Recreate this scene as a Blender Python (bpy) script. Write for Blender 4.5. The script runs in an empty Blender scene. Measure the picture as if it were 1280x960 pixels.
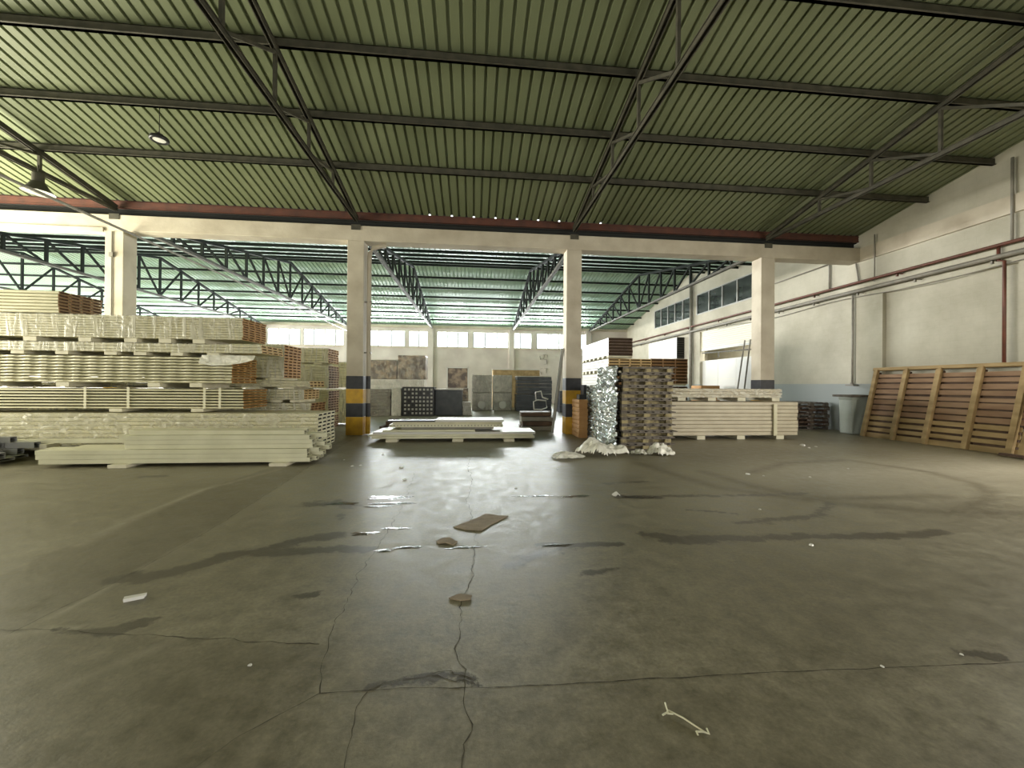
import bpy, math, random
import numpy as np
from mathutils import Vector, Matrix, Euler, noise
PI = math.pi
random.seed(7)
S = bpy.context.scene
COL = S.collection

# ------------------------------------------------------------------ camera
YAW, PITCH, ROLL, FPX = math.radians(5.54), math.radians(0.15), math.radians(0.45), 495.0
fw = Vector((math.sin(YAW)*math.cos(PITCH), math.cos(YAW)*math.cos(PITCH), math.sin(PITCH)))
rt = Vector((math.cos(YAW), -math.sin(YAW), 0)); up = rt.cross(fw)
r2 = rt*math.cos(ROLL)+up*math.sin(ROLL); u2 = -rt*math.sin(ROLL)+up*math.cos(ROLL)
cam = bpy.data.cameras.new('camera'); cam.sensor_width = 36; cam.lens = FPX/1280*36; cam.clip_end = 200
co = bpy.data.objects.new('camera', cam); COL.objects.link(co)
m = Matrix.Identity(4)
for i in range(3): m[i][0], m[i][1], m[i][2] = r2[i], u2[i], -fw[i]
m.translation = Vector((0, 0, 1.5)); co.matrix_world = m
S.camera = co

# ------------------------------------------------------------------ world, light, exposure
S.view_settings.view_transform = 'Standard'; S.view_settings.look = 'None'
S.view_settings.gamma = 1; S.view_settings.use_curve_mapping = False
S.view_settings.exposure = 0.0
try:
    S.cycles.use_denoising = True; S.cycles.max_bounces = 10; S.cycles.diffuse_bounces = 6
    S.cycles.transparent_max_bounces = 16; S.cycles.sample_clamp_indirect = 6; S.cycles.caustics_reflective = False
except Exception: pass
w = bpy.data.worlds.new('overcast sky'); S.world = w; w.use_nodes = True
bg = w.node_tree.nodes['Background']; bg.inputs[0].default_value = (0.93, 0.97, 1.0, 1); bg.inputs[1].default_value = 3.0

def area(name, loc, direction, sx, sy, watts, col):
    l = bpy.data.lights.new(name, 'AREA'); l.shape = 'RECTANGLE'; l.size = sx; l.size_y = sy; l.energy = watts; l.color = col
    o = bpy.data.objects.new(name, l); COL.objects.link(o); o.location = loc
    o.rotation_euler = Vector(direction).to_track_quat('-Z', 'Y').to_euler()
    return o
COOL = (1.0, 0.985, 0.94); WARM = (1.0, 0.92, 0.70)
# daylight through the openings of the building, with added fill at the rear left
area('daylight_back_windows', (-6, 32.75, 5.1), (0, -1, -0.05), 34, 1.5, 11000, COOL)
area('daylight_back_windows_far', (-30, 32.75, 5.1), (0, -1, -0.05), 16, 1.5, 4000, COOL)
area('fill_left_of_rear_hall', (-40.5, 22, 3.2), (1, 0, 0), 16, 5.5, 22000, (1, .97, .93))  # added to brighten the rear hall, no such opening is known
area('daylight_left_gate', (-15.1, 7.9, 2.9), (1, -.1, 1.2), 5.8, 4.8, 3100, (1.0, .95, .76))
area('daylight_gate_behind', (-4, -8.4, 2.5), (0, 1, -0.1), 9, 4.6, 320, WARM)
area('daylight_right_gate', (13.2, 3.0, 2.1), (-1, 0.25, -0.8), 4.6, 3.8, 1300, (1, .95, .85))
area('daylight_side_room', (16.5, 20, 4.6), (0, 0, -1), 4, 6, 1500, (1, .99, .95))

# ------------------------------------------------------------------ materials
def mat(name, col, rough=0.6, col2=None, scale=3.0, bump=0.0, metal=0.0, spec=0.5, stretch=(1, 1, 1), detail=6, contrast=(0.35, 0.65), bscale=None):
    M = bpy.data.materials.new(name); M.use_nodes = True
    nt = M.node_tree; b = nt.nodes['Principled BSDF']
    b.inputs['Base Color'].default_value = (*col, 1); b.inputs['Roughness'].default_value = rough
    b.inputs['Metallic'].default_value = metal; b.inputs['Specular IOR Level'].default_value = spec
    if col2 or bump:
        g = nt.nodes.new('ShaderNodeNewGeometry'); mp = nt.nodes.new('ShaderNodeMapping')
        mp.inputs['Scale'].default_value = stretch; nt.links.new(g.outputs['Position'], mp.inputs['Vector'])
        n = nt.nodes.new('ShaderNodeTexNoise'); n.inputs['Scale'].default_value = scale; n.inputs['Detail'].default_value = detail
        nt.links.new(mp.outputs[0], n.inputs['Vector'])
        if col2:
            r = nt.nodes.new('ShaderNodeValToRGB')
            r.color_ramp.elements[0].position = contrast[0]; r.color_ramp.elements[1].position = contrast[1]
            r.color_ramp.elements[0].color = (*col, 1); r.color_ramp.elements[1].color = (*col2, 1)
            nt.links.new(n.outputs['Fac'], r.inputs['Fac']); nt.links.new(r.outputs[0], b.inputs['Base Color'])
        if bump:
            bp = nt.nodes.new('ShaderNodeBump'); bp.inputs['Strength'].default_value = bump; bp.inputs['Distance'].default_value = 0.03
            src = n
            if bscale:
                src = nt.nodes.new('ShaderNodeTexNoise'); src.inputs['Scale'].default_value = bscale; src.inputs['Detail'].default_value = 4
                nt.links.new(mp.outputs[0], src.inputs['Vector'])
            nt.links.new(src.outputs['Fac'], bp.inputs['Height']); nt.links.new(bp.outputs[0], b.inputs['Normal'])
    return M

def film_mat(name, col, alpha, rough=0.25, scale=9, stretch=(1, 1, .35)):
    M = bpy.data.materials.new(name); M.use_nodes = True; nt = M.node_tree
    b = nt.nodes['Principled BSDF']; out = nt.nodes['Material Output']
    b.inputs['Base Color'].default_value = (*col, 1); b.inputs['Roughness'].default_value = rough
    g = nt.nodes.new('ShaderNodeNewGeometry'); mp = nt.nodes.new('ShaderNodeMapping'); mp.inputs['Scale'].default_value = stretch
    nt.links.new(g.outputs['Position'], mp.inputs['Vector'])
    n = nt.nodes.new('ShaderNodeTexNoise'); n.inputs['Scale'].default_value = scale; n.inputs['Detail'].default_value = 5; n.inputs['Distortion'].default_value = 1.2
    nt.links.new(mp.outputs[0], n.inputs['Vector'])
    r = nt.nodes.new('ShaderNodeMapRange'); r.inputs['From Min'].default_value = .38; r.inputs['From Max'].default_value = .66
    r.inputs['To Min'].default_value = alpha[0]; r.inputs['To Max'].default_value = alpha[1]
    nt.links.new(n.outputs['Fac'], r.inputs['Value'])
    t = nt.nodes.new('ShaderNodeBsdfTransparent'); mx = nt.nodes.new('ShaderNodeMixShader')
    nt.links.new(r.outputs[0], mx.inputs[0]); nt.links.new(t.outputs[0], mx.inputs[1]); nt.links.new(b.outputs[0], mx.inputs[2])
    bp = nt.nodes.new('ShaderNodeBump'); bp.inputs['Strength'].default_value = .8; bp.inputs['Distance'].default_value = .04
    nt.links.new(n.outputs['Fac'], bp.inputs['Height']); nt.links.new(bp.outputs[0], b.inputs['Normal'])
    nt.links.new(mx.outputs[0], out.inputs['Surface'])
    return M

def glass_mat(name, tint, mixf):
    M = bpy.data.materials.new(name); M.use_nodes = True; nt = M.node_tree; out = nt.nodes['Material Output']
    t = nt.nodes.new('ShaderNodeBsdfTransparent'); t.inputs[0].default_value = (*tint, 1)
    g = nt.nodes.new('ShaderNodeBsdfGlossy'); g.inputs['Roughness'].default_value = .06
    mx = nt.nodes.new('ShaderNodeMixShader'); mx.inputs[0].default_value = mixf
    nt.links.new(t.outputs[0], mx.inputs[1]); nt.links.new(g.outputs[0], mx.inputs[2]); nt.links.new(mx.outputs[0], out.inputs['Surface'])
    return M

def wall_mat(name, dado=None):
    M = bpy.data.materials.new(name); M.use_nodes = True; nt = M.node_tree; b = nt.nodes['Principled BSDF']
    b.inputs['Roughness'].default_value = .75; b.inputs['Specular IOR Level'].default_value = .25
    N = nt.nodes.new; L = nt.links.new
    g = N('ShaderNodeNewGeometry')
    n1 = N('ShaderNodeTexNoise'); n1.inputs['Scale'].default_value = .6; n1.inputs['Detail'].default_value = 8; n1.inputs['Roughness'].default_value = .65
    L(g.outputs['Position'], n1.inputs['Vector'])
    r = N('ShaderNodeValToRGB'); r.color_ramp.elements[0].position = .3; r.color_ramp.elements[1].position = .7
    r.color_ramp.elements[0].color = (.38, .355, .275, 1); r.color_ramp.elements[1].color = (.56, .535, .44, 1)
    L(n1.outputs['Fac'], r.inputs['Fac'])
    # faint block courses under the paint
    mp = N('ShaderNodeMapping'); mp.inputs['Rotation'].default_value = (PI/2, 0, PI/2); L(g.outputs['Position'], mp.inputs['Vector'])
    sep = N('ShaderNodeSeparateXYZ'); L(g.outputs['Position'], sep.inputs[0])
    add = N('ShaderNodeMath'); add.operation = 'ADD'; L(sep.outputs['X'], add.inputs[0]); L(sep.outputs['Y'], add.inputs[1])
    cb = N('ShaderNodeCombineXYZ'); L(add.outputs[0], cb.inputs['X']); L(sep.outputs['Z'], cb.inputs['Y'])
    br = N('ShaderNodeTexBrick'); br.inputs['Scale'].default_value = 1; br.inputs['Brick Width'].default_value = .5; br.inputs['Row Height'].default_value = .2
    br.inputs['Mortar Size'].default_value = .006; br.inputs['Mortar Smooth'].default_value = .6
    L(cb.outputs[0], br.inputs['Vector'])
    br.inputs['Color1'].default_value = (1, 1, 1, 1); br.inputs['Color2'].default_value = (.985, .985, .985, 1); br.inputs['Mortar'].default_value = (.93, .93, .92, 1)
    mx = N('ShaderNodeMixRGB'); mx.blend_type = 'MULTIPLY'; mx.inputs[0].default_value = 1; L(r.outputs[0], mx.inputs[1]); L(br.outputs['Color'], mx.inputs[2])
    last = mx.outputs[0]
    if dado:
        gt = N('ShaderNodeMath'); gt.operation = 'LESS_THAN'; gt.inputs[1].default_value = dado; L(sep.outputs['Z'], gt.inputs[0])
        m2 = N('ShaderNodeMixRGB'); L(gt.outputs[0], m2.inputs[0]); L(last, m2.inputs[1]); m2.inputs[2].default_value = (.34, .37, .365, 1)
        last = m2.outputs[0]
    L(last, b.inputs['Base Color'])
    bp = N('ShaderNodeBump'); bp.inputs['Strength'].default_value = .25; bp.inputs['Distance'].default_value = .01
    L(n1.outputs['Fac'], bp.inputs['Height']); L(bp.outputs[0], b.inputs['Normal'])
    return M

def floor_mat():
    M = bpy.data.materials.new('worn concrete floor'); M.use_nodes = True; nt = M.node_tree; b = nt.nodes['Principled BSDF']
    N = nt.nodes.new; L = nt.links.new
    g = N('ShaderNodeNewGeometry'); at = N('ShaderNodeAttribute'); at.attribute_name = 'marks'
    sp = N('ShaderNodeSeparateColor'); L(at.outputs['Color'], sp.inputs[0])
    def nz(s, d=8, r=.6, dist=0):
        n = N('ShaderNodeTexNoise'); n.inputs['Scale'].default_value = s; n.inputs['Detail'].default_value = d
        n.inputs['Roughness'].default_value = r; n.inputs['Distortion'].default_value = dist; L(g.outputs['Position'], n.inputs['Vector']); return n
    a = nz(.45, 6, .6, .6); c = nz(6, 10, .75); f = nz(38, 4, .7)
    def ramp(src, p0, p1, c0, c1):
        r = N('ShaderNodeValToRGB'); r.color_ramp.elements[0].position = p0; r.color_ramp.elements[1].position = p1
        r.color_ramp.elements[0].color = (*c0, 1); r.color_ramp.elements[1].color = (*c1, 1); L(src, r.inputs['Fac']); return r
    base = ramp(a.outputs['Fac'], .35, .68, (.168, .150, .098), (.25, .228, .16))
    fine = ramp(c.outputs['Fac'], .34, .66, (.64, .64, .63), (1.24, 1.23, 1.18))
    mu = N('ShaderNodeMixRGB'); mu.blend_type = 'MULTIPLY'; mu.inputs[0].default_value = 1; L(base.outputs[0], mu.inputs[1]); L(fine.outputs[0], mu.inputs[2])
    fn = ramp(f.outputs['Fac'], .3, .7, (.82, .82, .82), (1.14, 1.14, 1.14))
    mu2 = N('ShaderNodeMixRGB'); mu2.blend_type = 'MULTIPLY'; mu2.inputs[0].default_value = 1; L(mu.outputs[0], mu2.inputs[1]); L(fn.outputs[0], mu2.inputs[2])
    # pale dust, and the light pool painted on the floor at right
    pl = N('ShaderNodeMixRGB'); L(sp.outputs[2], pl.inputs[0]); L(mu2.outputs[0], pl.inputs[1]); pl.inputs[2].default_value = (.36, .33, .25, 1)
    # stain broken up by noise
    ad = N('ShaderNodeMath'); ad.operation = 'MULTIPLY_ADD'; L(c.outputs['Fac'], ad.inputs[0]); ad.inputs[1].default_value = 2.8; ad.inputs[2].default_value = -1.4
    ad2 = N('ShaderNodeMath'); ad2.operation = 'ADD'; gm = N('ShaderNodeMath'); gm.operation = 'MULTIPLY'; gm.use_clamp = False; L(ad.outputs[0], gm.inputs[0]); gs = N('ShaderNodeMath'); gs.operation = 'GREATER_THAN'; gs.inputs[1].default_value = .03; L(sp.outputs[0], gs.inputs[0]); L(gs.outputs[0], gm.inputs[1]); L(gm.outputs[0], ad2.inputs[0]); L(sp.outputs[0], ad2.inputs[1])
    st = N('ShaderNodeMapRange'); st.inputs['From Min'].default_value = .34; st.inputs['From Max'].default_value = .62; L(ad2.outputs[0], st.inputs['Value'])
    dk = N('ShaderNodeMixRGB'); L(st.outputs[0], dk.inputs[0]); L(pl.outputs[0], dk.inputs[1]); dk.inputs[2].default_value = (.068, .058, .037, 1)
    gd = N('ShaderNodeMixRGB'); gd.blend_type = 'MULTIPLY'; L(sp.outputs[1], gd.inputs[0]); L(dk.outputs[0], gd.inputs[1]); gd.inputs[2].default_value = (.62, .60, .55, 1)
    L(gd.outputs[0], b.inputs['Base Color'])
    ro = N('ShaderNodeMapRange'); ro.inputs['From Min'].default_value = .3; ro.inputs['From Max'].default_value = .7
    ro.inputs['To Min'].default_value = .27; ro.inputs['To Max'].default_value = .58; L(c.outputs['Fac'], ro.inputs['Value'])
    rs = N('ShaderNodeMix'); L(st.outputs[0], rs.inputs[0]); L(ro.outputs[0], rs.inputs[2]); rs.inputs[3].default_value = .36
    L(rs.outputs[0], b.inputs['Roughness'])
    b.inputs['Specular IOR Level'].default_value = .55
    bp = N('ShaderNodeBump'); bp.inputs['Strength'].default_value = .34; bp.inputs['Distance'].default_value = .012
    L(c.outputs['Fac'], bp.inputs['Height']); L(bp.outputs[0], b.inputs['Normal'])
    return M

M_FLOOR = floor_mat()
M_CRACK = mat('crack filler', (.05, .043, .03), .9, (.11, .10, .065), 20)
M_WALL = wall_mat('painted block wall'); M_WALLB = mat('rear wall plaster', (.50, .45, .41), .75, (.62, .57, .52), .8)
M_WALLD = wall_mat('painted block wall with grey dado', 1.63)
M_CONC = mat('cream painted concrete', (.44, .385, .295), .75, (.58, .525, .42), 1.6, .25, contrast=(.3, .62), bscale=9)
M_BLACK = mat('black safety paint', (.018, .02, .024), .5, (.035, .035, .04), 6)
M_YEL = mat('yellow safety paint', (.62, .36, .02), .5, (.46, .26, .02), 5)
M_ROOFA = mat('roof sheet in dim hall light', (.14, .162, .085), .45, (.18, .205, .113), .7, stretch=(1, .3, 1))  # same sheet as the rear roof, front hall dimness put into the colour
M_ROOFB = mat('roof sheet in bright hall light', (.33, .49, .37), .5, (.40, .55, .43), .7, stretch=(1, .3, 1))  # same sheet again, the rear hall's window light put into the colour
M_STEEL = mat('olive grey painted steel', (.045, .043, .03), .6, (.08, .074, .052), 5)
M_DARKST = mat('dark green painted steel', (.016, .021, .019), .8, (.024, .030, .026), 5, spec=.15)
M_RUST = mat('red oxide steel', (.115, .04, .025), .6, (.07, .028, .02), 4)
M_PIPER = mat('red brown pipe', (.16, .055, .035), .5, (.11, .045, .03), 5)
M_PIPEG = mat('grey pipe', (.20, .19, .16), .5, (.27, .25, .21), 5)
M_CREAM = mat('cream lacquered metal', (.57, .54, .36), .42, (.68, .64, .45), 3)
M_RAIL = mat('ivory lacquered rail', (.62, .60, .43), .38, (.70, .68, .50), 2.5)
M_IVORY = mat('ivory panel face', (.56, .50, .365), .5, (.48, .42, .30), 3)
M_ENDO = mat('orange brown board end', (.52, .27, .075), .7, (.40, .20, .05), 8)
M_ENDB = mat('brown board end', (.30, .15, .045), .7, (.22, .11, .035), 8)
M_ENDL = mat('pale tan board end', (.66, .47, .22), .7, (.58, .38, .16), 8)
M_SLOT = mat('dark hollow', (.05, .03, .015), .9)
M_SLOTG = mat('dark grey hollow', (.02, .022, .02), .9)
M_BEARER = mat('white foam bearer', (.72, .68, .52), .7, (.60, .56, .42), 5)
M_STRAP = mat('cream strapping', (.74, .70, .52), .4)
M_FILM = film_mat('stretch film', (.64, .62, .52), (.04, .55), .25, 7, (1, 1, .16))
M_FILMG = film_mat('goods film', (.66, .64, .58), (.05, .35), .2, 5, (1, 1, .5))
M_FILM2 = film_mat('thick crumpled film', (.70, .67, .53), (.12, .62), .28, 8, (.45, 1, 1.1))
M_HEAP = film_mat('loose plastic sheet', (.86, .84, .74), (.80, 1.0), .4, 6, (1, 1, 1))
M_FOIL = mat('crumpled silver film', (.50, .55, .57), .25, (.82, .86, .86), 5, .5, metal=.75, bscale=14)
M_WOODL = mat('pale pine', (.33, .23, .105), .75, (.50, .36, .18), 5, .3, stretch=(1, .25, 1))
M_WOODP = mat('pinkish pine slat', (.24, .14, .08), .75, (.37, .24, .145), 4, .3, stretch=(1, .25, 1))
M_WOODG = mat('weathered brown grey wood', (.095, .08, .066), .8, (.19, .165, .135), 6, .2)
M_WOODY = mat('yellowish pallet block', (.34, .28, .14), .75, (.13, .105, .06), 8, contrast=(.42, .58))
M_WOODD = mat('dark brown wood', (.075, .042, .028), .7, (.13, .08, .05), 5)
M_CART = mat('orange cardboard', (.56, .31, .12), .7, (.46, .24, .09), 4)
M_CARD = mat('dirty cardboard', (.22, .17, .11), .85, (.30, .24, .16), 9, .3)
M_WHITE = mat('white enamel', (.66, .65, .61), .4)
M_GREYF = mat('grey film wrapped goods', (.46, .43, .38), .35, (.64, .60, .54), 2.2, .5)
M_NAVY = mat('dark slate cover', (.045, .05, .06), .45, (.08, .085, .095), 3)
M_BLK = mat('black plastic', (.02, .02, .022), .35)
M_BROWNG = mat('brown printed wrap', (.09, .06, .045), .35, (.34, .25, .17), 2.6, .4, contrast=(.42, .6))
M_GALV = mat('pale grey green plastic bin', (.37, .41, .37), .35, (.44, .48, .44), 2)
M_PANE = glass_mat('bright window pane', (.95, .98, 1), .06)
M_DGLASS = mat('dark window glass', (.03, .037, .035), .06, (.06, .07, .066), .8, spec=1.0)
M_ALU = mat('aluminium window frame', (.40, .40, .38), .4)
M_SHUT = mat('cream roller shutter', (.72, .70, .58), .5)
M_WATER = mat('standing water', (.03, .03, .025), .07, (.05, .048, .04), 5, .35, spec=.9, bscale=8, stretch=(.6, 1.6, 1))
M_LENS = mat('lamp lens', (.85, .85, .80), .2)
M_REFL = mat('lamp reflector', (.80, .78, .70), .25, metal=.5)
M_INK = mat('black painted lettering', (.02, .02, .02), .7)

# ------------------------------------------------------------------ mesh tools
class MB:
    def __init__(s): s.v, s.f, s.mi, s.mats = [], [], [], []
    def k(s, m):
        if m not in s.mats: s.mats.append(m)
        return s.mats.index(m)
    def add(s, vs, fs, m):
        o = len(s.v); s.v += [tuple(v) for v in vs]; i = s.k(m)
        for f in fs: s.f.append([o+a for a in f]); s.mi.append(i)
    def box(s, x0, x1, y0, y1, z0, z1, m, jit=0):
        j = (lambda: random.uniform(-jit, jit)) if jit else (lambda: 0)
        vs = [(x+j(), y+j(), z+j()) for x in (x0, x1) for y in (y0, y1) for z in (z0, z1)]
        s.add(vs, [(0, 1, 3, 2), (4, 6, 7, 5), (0, 4, 5, 1), (2, 3, 7, 6), (0, 2, 6, 4), (1, 5, 7, 3)], m)
    def bar(s, p, q, w, h, m, upv=(0, 0, 1)):
        p, q = Vector(p), Vector(q); d = (q-p).normalized(); u = Vector(upv)
        if abs(d.dot(u)) > .98: u = Vector((1, 0, 0))
        a = d.cross(u).normalized(); c = a.cross(d)
        vs = [e+a*(sx*w/2)+c*(sz*h/2) for e in (p, q) for sx in (-1, 1) for sz in (-1, 1)]
        s.add(vs, [(0, 1, 3, 2), (4, 6, 7, 5), (0, 4, 5, 1), (2, 3, 7, 6), (0, 2, 6, 4), (1, 5, 7, 3)], m)
    def tube(s, pts, r, m, n=8, cap=True):
        pts = [Vector(p) for p in pts]; o = len(s.v); vs = []; fs = []
        for i, p in enumerate(pts):
            d = (pts[min(i+1, len(pts)-1)]-pts[max(i-1, 0)]).normalized(); u = Vector((0, 0, 1))
            if abs(d.z) > .9: u = Vector((0, 1, 0))
            a = d.cross(u).normalized(); c = a.cross(d)
            rr = r[i] if isinstance(r, (list, tuple)) else r
            vs += [p+a*(rr*math.cos(2*PI*k/n))+c*(rr*math.sin(2*PI*k/n)) for k in range(n)]
        for i in range(len(pts)-1):
            for k in range(n): fs.append((i*n+k, i*n+(k+1) % n, (i+1)*n+(k+1) % n, (i+1)*n+k))
        if cap: fs += [tuple(range(n))[::-1], tuple((len(pts)-1)*n+k for k in range(n))]
        s.add(vs, fs, m)
    def lathe(s, prof, m, n=24, c=(0, 0, 0)):
        vs = [(c[0]+r*math.cos(2*PI*k/n), c[1]+r*math.sin(2*PI*k/n), c[2]+z) for r, z in prof for k in range(n)]
        fs = [(i*n+k, i*n+(k+1) % n, (i+1)*n+(k+1) % n, (i+1)*n+k) for i in range(len(prof)-1) for k in range(n)]
        s.add(vs, fs, m)
    def mesh(s, name, smooth=False):
        me = bpy.data.meshes.new(name); me.from_pydata(s.v, [], s.f)
        for m in s.mats: me.materials.append(m)
        me.polygons.foreach_set('material_index', s.mi)
        if smooth: me.polygons.foreach_set('use_smooth', [True]*len(s.f))
        me.update(); return me
    def obj(s, name, parent=None, smooth=False, bevel=0, recenter=False, **t):
        if recenter and s.v:
            a = np.array(s.v); c = Vector(((a[:, 0].min()+a[:, 0].max())/2, (a[:, 1].min()+a[:, 1].max())/2, a[:, 2].min()))
            s.v = [(v[0]-c.x, v[1]-c.y, v[2]-c.z) for v in s.v]
        o = bpy.data.objects.new(name, s.mesh(name, smooth)); COL.objects.link(o)
        if recenter: o.location = c
        if parent: o.parent = parent
        if bevel:
            b = o.modifiers.new('bevel', 'BEVEL'); b.width = bevel; b.segments = 2; b.limit_method = 'ANGLE'
        tag(o, **t); return o

def tag(o, label=None, cat=None, group=None, kind=None):
    if label: o['label'] = label
    if cat: o['category'] = cat
    if group: o['group'] = group
    if kind: o['kind'] = kind
    return o
def thing(name, loc, label, cat, group=None, rz=0):
    o = bpy.data.objects.new(name, None); COL.objects.link(o); o.location = loc; o.rotation_euler = (0, 0, rz)
    o.empty_display_size = .2
    return tag(o, label, cat, group)
def inst(name, mesh, parent=None, loc=(0, 0, 0), rot=(0, 0, 0), **t):
    o = bpy.data.objects.new(name, mesh); COL.objects.link(o); o.location = loc; o.rotation_euler = rot
    if parent: o.parent = parent
    tag(o, **t); return o
def struct(name, mb): return mb.obj(name, kind='structure')
def nz3(x, y, z, s=1.0): return noise.fractal(Vector((x*s, y*s, z*s)), .9, 2.1, 4)

# ------------------------------------------------------------------ key dimensions (metres)
BY, WX, BACK = 11.95, 12.80, 32.2          # front of beam, right wall, back wall
COLX = [-29.25, -22.8, -16.37, -9.92, -3.46, 3.06, 9.46]
ZR = lambda y: 6.37+.19*(12-y)             # chord line of front hall roof (Y 2..12)

# ------------------------------------------------------------------ floor
def ax(*seg):
    out = []
    for a, b, st in seg: out += list(np.arange(a, b-1e-6, st))
    return np.array(out+[seg[-1][1]])
xs = ax((-41, -13, 2.0), (-13, -6, .25), (-6, 9, .05), (9, 13, .2), (13, 19, 2.0)); ys = ax((-9, .8, 1.4), (.8, 1.4, .1), (1.4, 7.6, .045), (7.6, 12, .15), (12, 33.6, 1.35))
GX, GY = np.meshgrid(xs, ys)
def dist(pts):
    d = np.full(GX.shape, 1e9)
    for (x0, y0), (x1, y1) in zip(pts[:-1], pts[1:]):
        dx, dy = x1-x0, y1-y0; L2 = dx*dx+dy*dy+1e-9
        t = np.clip(((GX-x0)*dx+(GY-y0)*dy)/L2, 0, 1); d = np.minimum(d, np.hypot(GX-x0-t*dx, GY-y0-t*dy))
    return d
def soft(pts, w, a=1.0): return a*np.clip(1-dist(pts)/w, 0, 1)
stain = np.zeros(GX.shape)
for pts, wd, a in [
    ([(-2.67, 3.31), (-2.48, 3.3), (-2.26, 3.44), (-2.09, 3.68), (-1.84, 3.75), (-1.64, 3.97), (-1.3, 4.08)], .16, 1.1),
    ([(-2.66, 3.31), (-2.45, 3.32)], .14, 1.2), ([(-1.84, 3.68), (-1.49, 3.69), (-1.23, 3.74), (-.95, 3.68)], .13, 1.1),
    ([(1.75, 3.85), (2.1, 3.7), (2.68, 3.68), (3.29, 3.7), (3.82, 3.64), (4.36, 3.62), (4.9, 3.7)], .14, .95),
    ([(1.9, 3.72), (2.3, 3.68)], .18, 1.1), ([(3.9, 3.66), (4.3, 3.64)], .14, 1.1), ([(2.9, 4.1), (4.0, 4.25), (4.6, 4.7)], .14, .72),
    ([(-1.99, 5.15), (-1.72, 5.2), (-1.48, 5.05)], .22, .9), ([(1.95, 5.2), (2.5, 5.13)], .12, 1.4), ([(2.6, 5.2), (3.6, 5.13), (4.7, 5.18)], .12, .75),
    ([(.62, 3.68), (.97, 3.66), (1.40, 3.65)], .07, 1.3), ([(-2.2, 2.6), (-2.03, 2.68)], .09, 1.1), ([(-2.5, 2.65), (-2.1, 2.58)], .05, 1.0),
    ([(-1.3, 2.92), (-1.1, 2.95)], .07, .8), ([(.9, 3.1), (1.2, 3.15)], .08, .7), ([(2.0, 5.9), (2.7, 6.0)], .12, .7), ([(-1.45, 4.55), (-1.5, 4.7)], .09, 1.0),
    ([(-.5, 2.03), (-.1, 2.08), (.03, 1.99)], .06, .9), ([(2.75, 2.0), (2.94, 1.94)], .06, 1.1), ([(-5.2, 6.8), (-4.9, 6.85)], .12, 1.0),
    ([(.3, 3.3), (.6, 3.5), (.9, 3.6)], .2, .62), ([(2.6, 4.6), (3.1, 4.4)], .06, 1.0)]:
    stain = np.maximum(stain, soft(pts, wd, a))
grey = np.zeros(GX.shape)        # older strip between the two joints and tyre arcs
bx0 = np.interp(GY, [2.6, 3.3, 4.8, 6, 8.1, 10.2], [-4.0, -3.63, -3.71, -3.75, -3.5, -3.5]); bx1 = np.interp(GY, [2.6, 3.3, 4.15, 5.56, 8.1, 10.2], [-2.74, -2.65, -2.65, -2.76, -2.99, -3.2])
grey = np.where((GX > bx0) & (GX < bx1) & (GY > 2.6), .75, 0)
grey = np.maximum(grey, np.where((GY < np.interp(GX, [-6, -2.7, -.87], [3.0, 2.66, 2.38])) & (GX < -.78), .45, 0))
for pts in ([(4.9, 6.54), (6.26, 7.33), (7.74, 7.5), (8.12, 6.35), (7.88, 5.5), (7.23, 4.87), (5.9, 4.27)], [(4.04, 6.6), (4.25, 5.5), (4.71, 4.68), (5.7, 4.28), (7.2, 4.1)], [(3.2, 7.4), (3.6, 5.6), (4.4, 4.9), (6.5, 4.9)]):
    grey = np.maximum(grey, soft(pts, .2, .95))
pale = np.zeros(GX.shape)
for pts, wd, a in [([(-2.9, 2.62), (-2.4, 2.65)], .03, .8), ([(-3.6, 4.0), (-3.7, 4.82), (-3.75, 5.95), (-3.37, 7.2)], .09, .7), ([(6.0, 6.3), (10, 6.5)], 1.9, .8), ([(-.1, 2.1), (.03, 2.0)], .05, .6), ([(-2.0, 2.15), (-1.75, 2.45)], .06, .35), ([(-2.65, 2.8), (-2.65, 4.1)], .025, .45)]:  # the wide spot at right is gate light painted into the floor
    pale = np.maximum(pale, soft(pts, wd, a))
nx, ny = len(xs), len(ys)
fv = [(float(x), float(y), 0.0) for y in ys for x in xs]
ff = [(j*nx+i, j*nx+i+1, (j+1)*nx+i+1, (j+1)*nx+i) for j in range(ny-1) for i in range(nx-1)]
F = MB(); F.add(fv, ff, M_FLOOR)
nbase = len(F.v)
def ribbon(pts, wd, rough=.02, step=.03):
    P = []
    for (x0, y0), (x1, y1) in zip(pts[:-1], pts[1:]):
        n = max(1, int(math.hypot(x1-x0, y1-y0)/step))
        for i in range(n): P.append((x0+(x1-x0)*i/n, y0+(y1-y0)*i/n))
    P.append(pts[-1]); vs = []; fs = []
    for i, (x, y) in enumerate(P):
        a, b = P[max(i-1, 0)], P[min(i+1, len(P)-1)]; dx, dy = b[0]-a[0], b[1]-a[1]; L_ = math.hypot(dx, dy)+1e-9
        jx = nz3(x, y, 1, 6)*rough; ww = wd*.62*(.30+abs(nz3(x, y, 5, 9))*1.6)
        for sg in (-1, 1): vs.append((x-dy/L_*(jx+sg*ww/2), y+dx/L_*(jx+sg*ww/2), .0012))
        if i: fs.append((2*i-2, 2*i, 2*i+1, 2*i-1))
    F.add(vs, fs, M_CRACK)
ribbon([(-.01, 1.51), (-.02, 1.79), (-.02, 1.93), (-.08, 2.12), (-.07, 2.42), (-.05, 2.78), (-.01, 3.12), (.03, 3.57), (.01, 4.42), (-.08, 5.19), (-.01, 6.27), (-.1, 7.18), (-.05, 8.3)], .011, .04)
ribbon([(-.49, 1.56), (-.52, 1.87), (-.5, 1.99)], .007)
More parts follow.
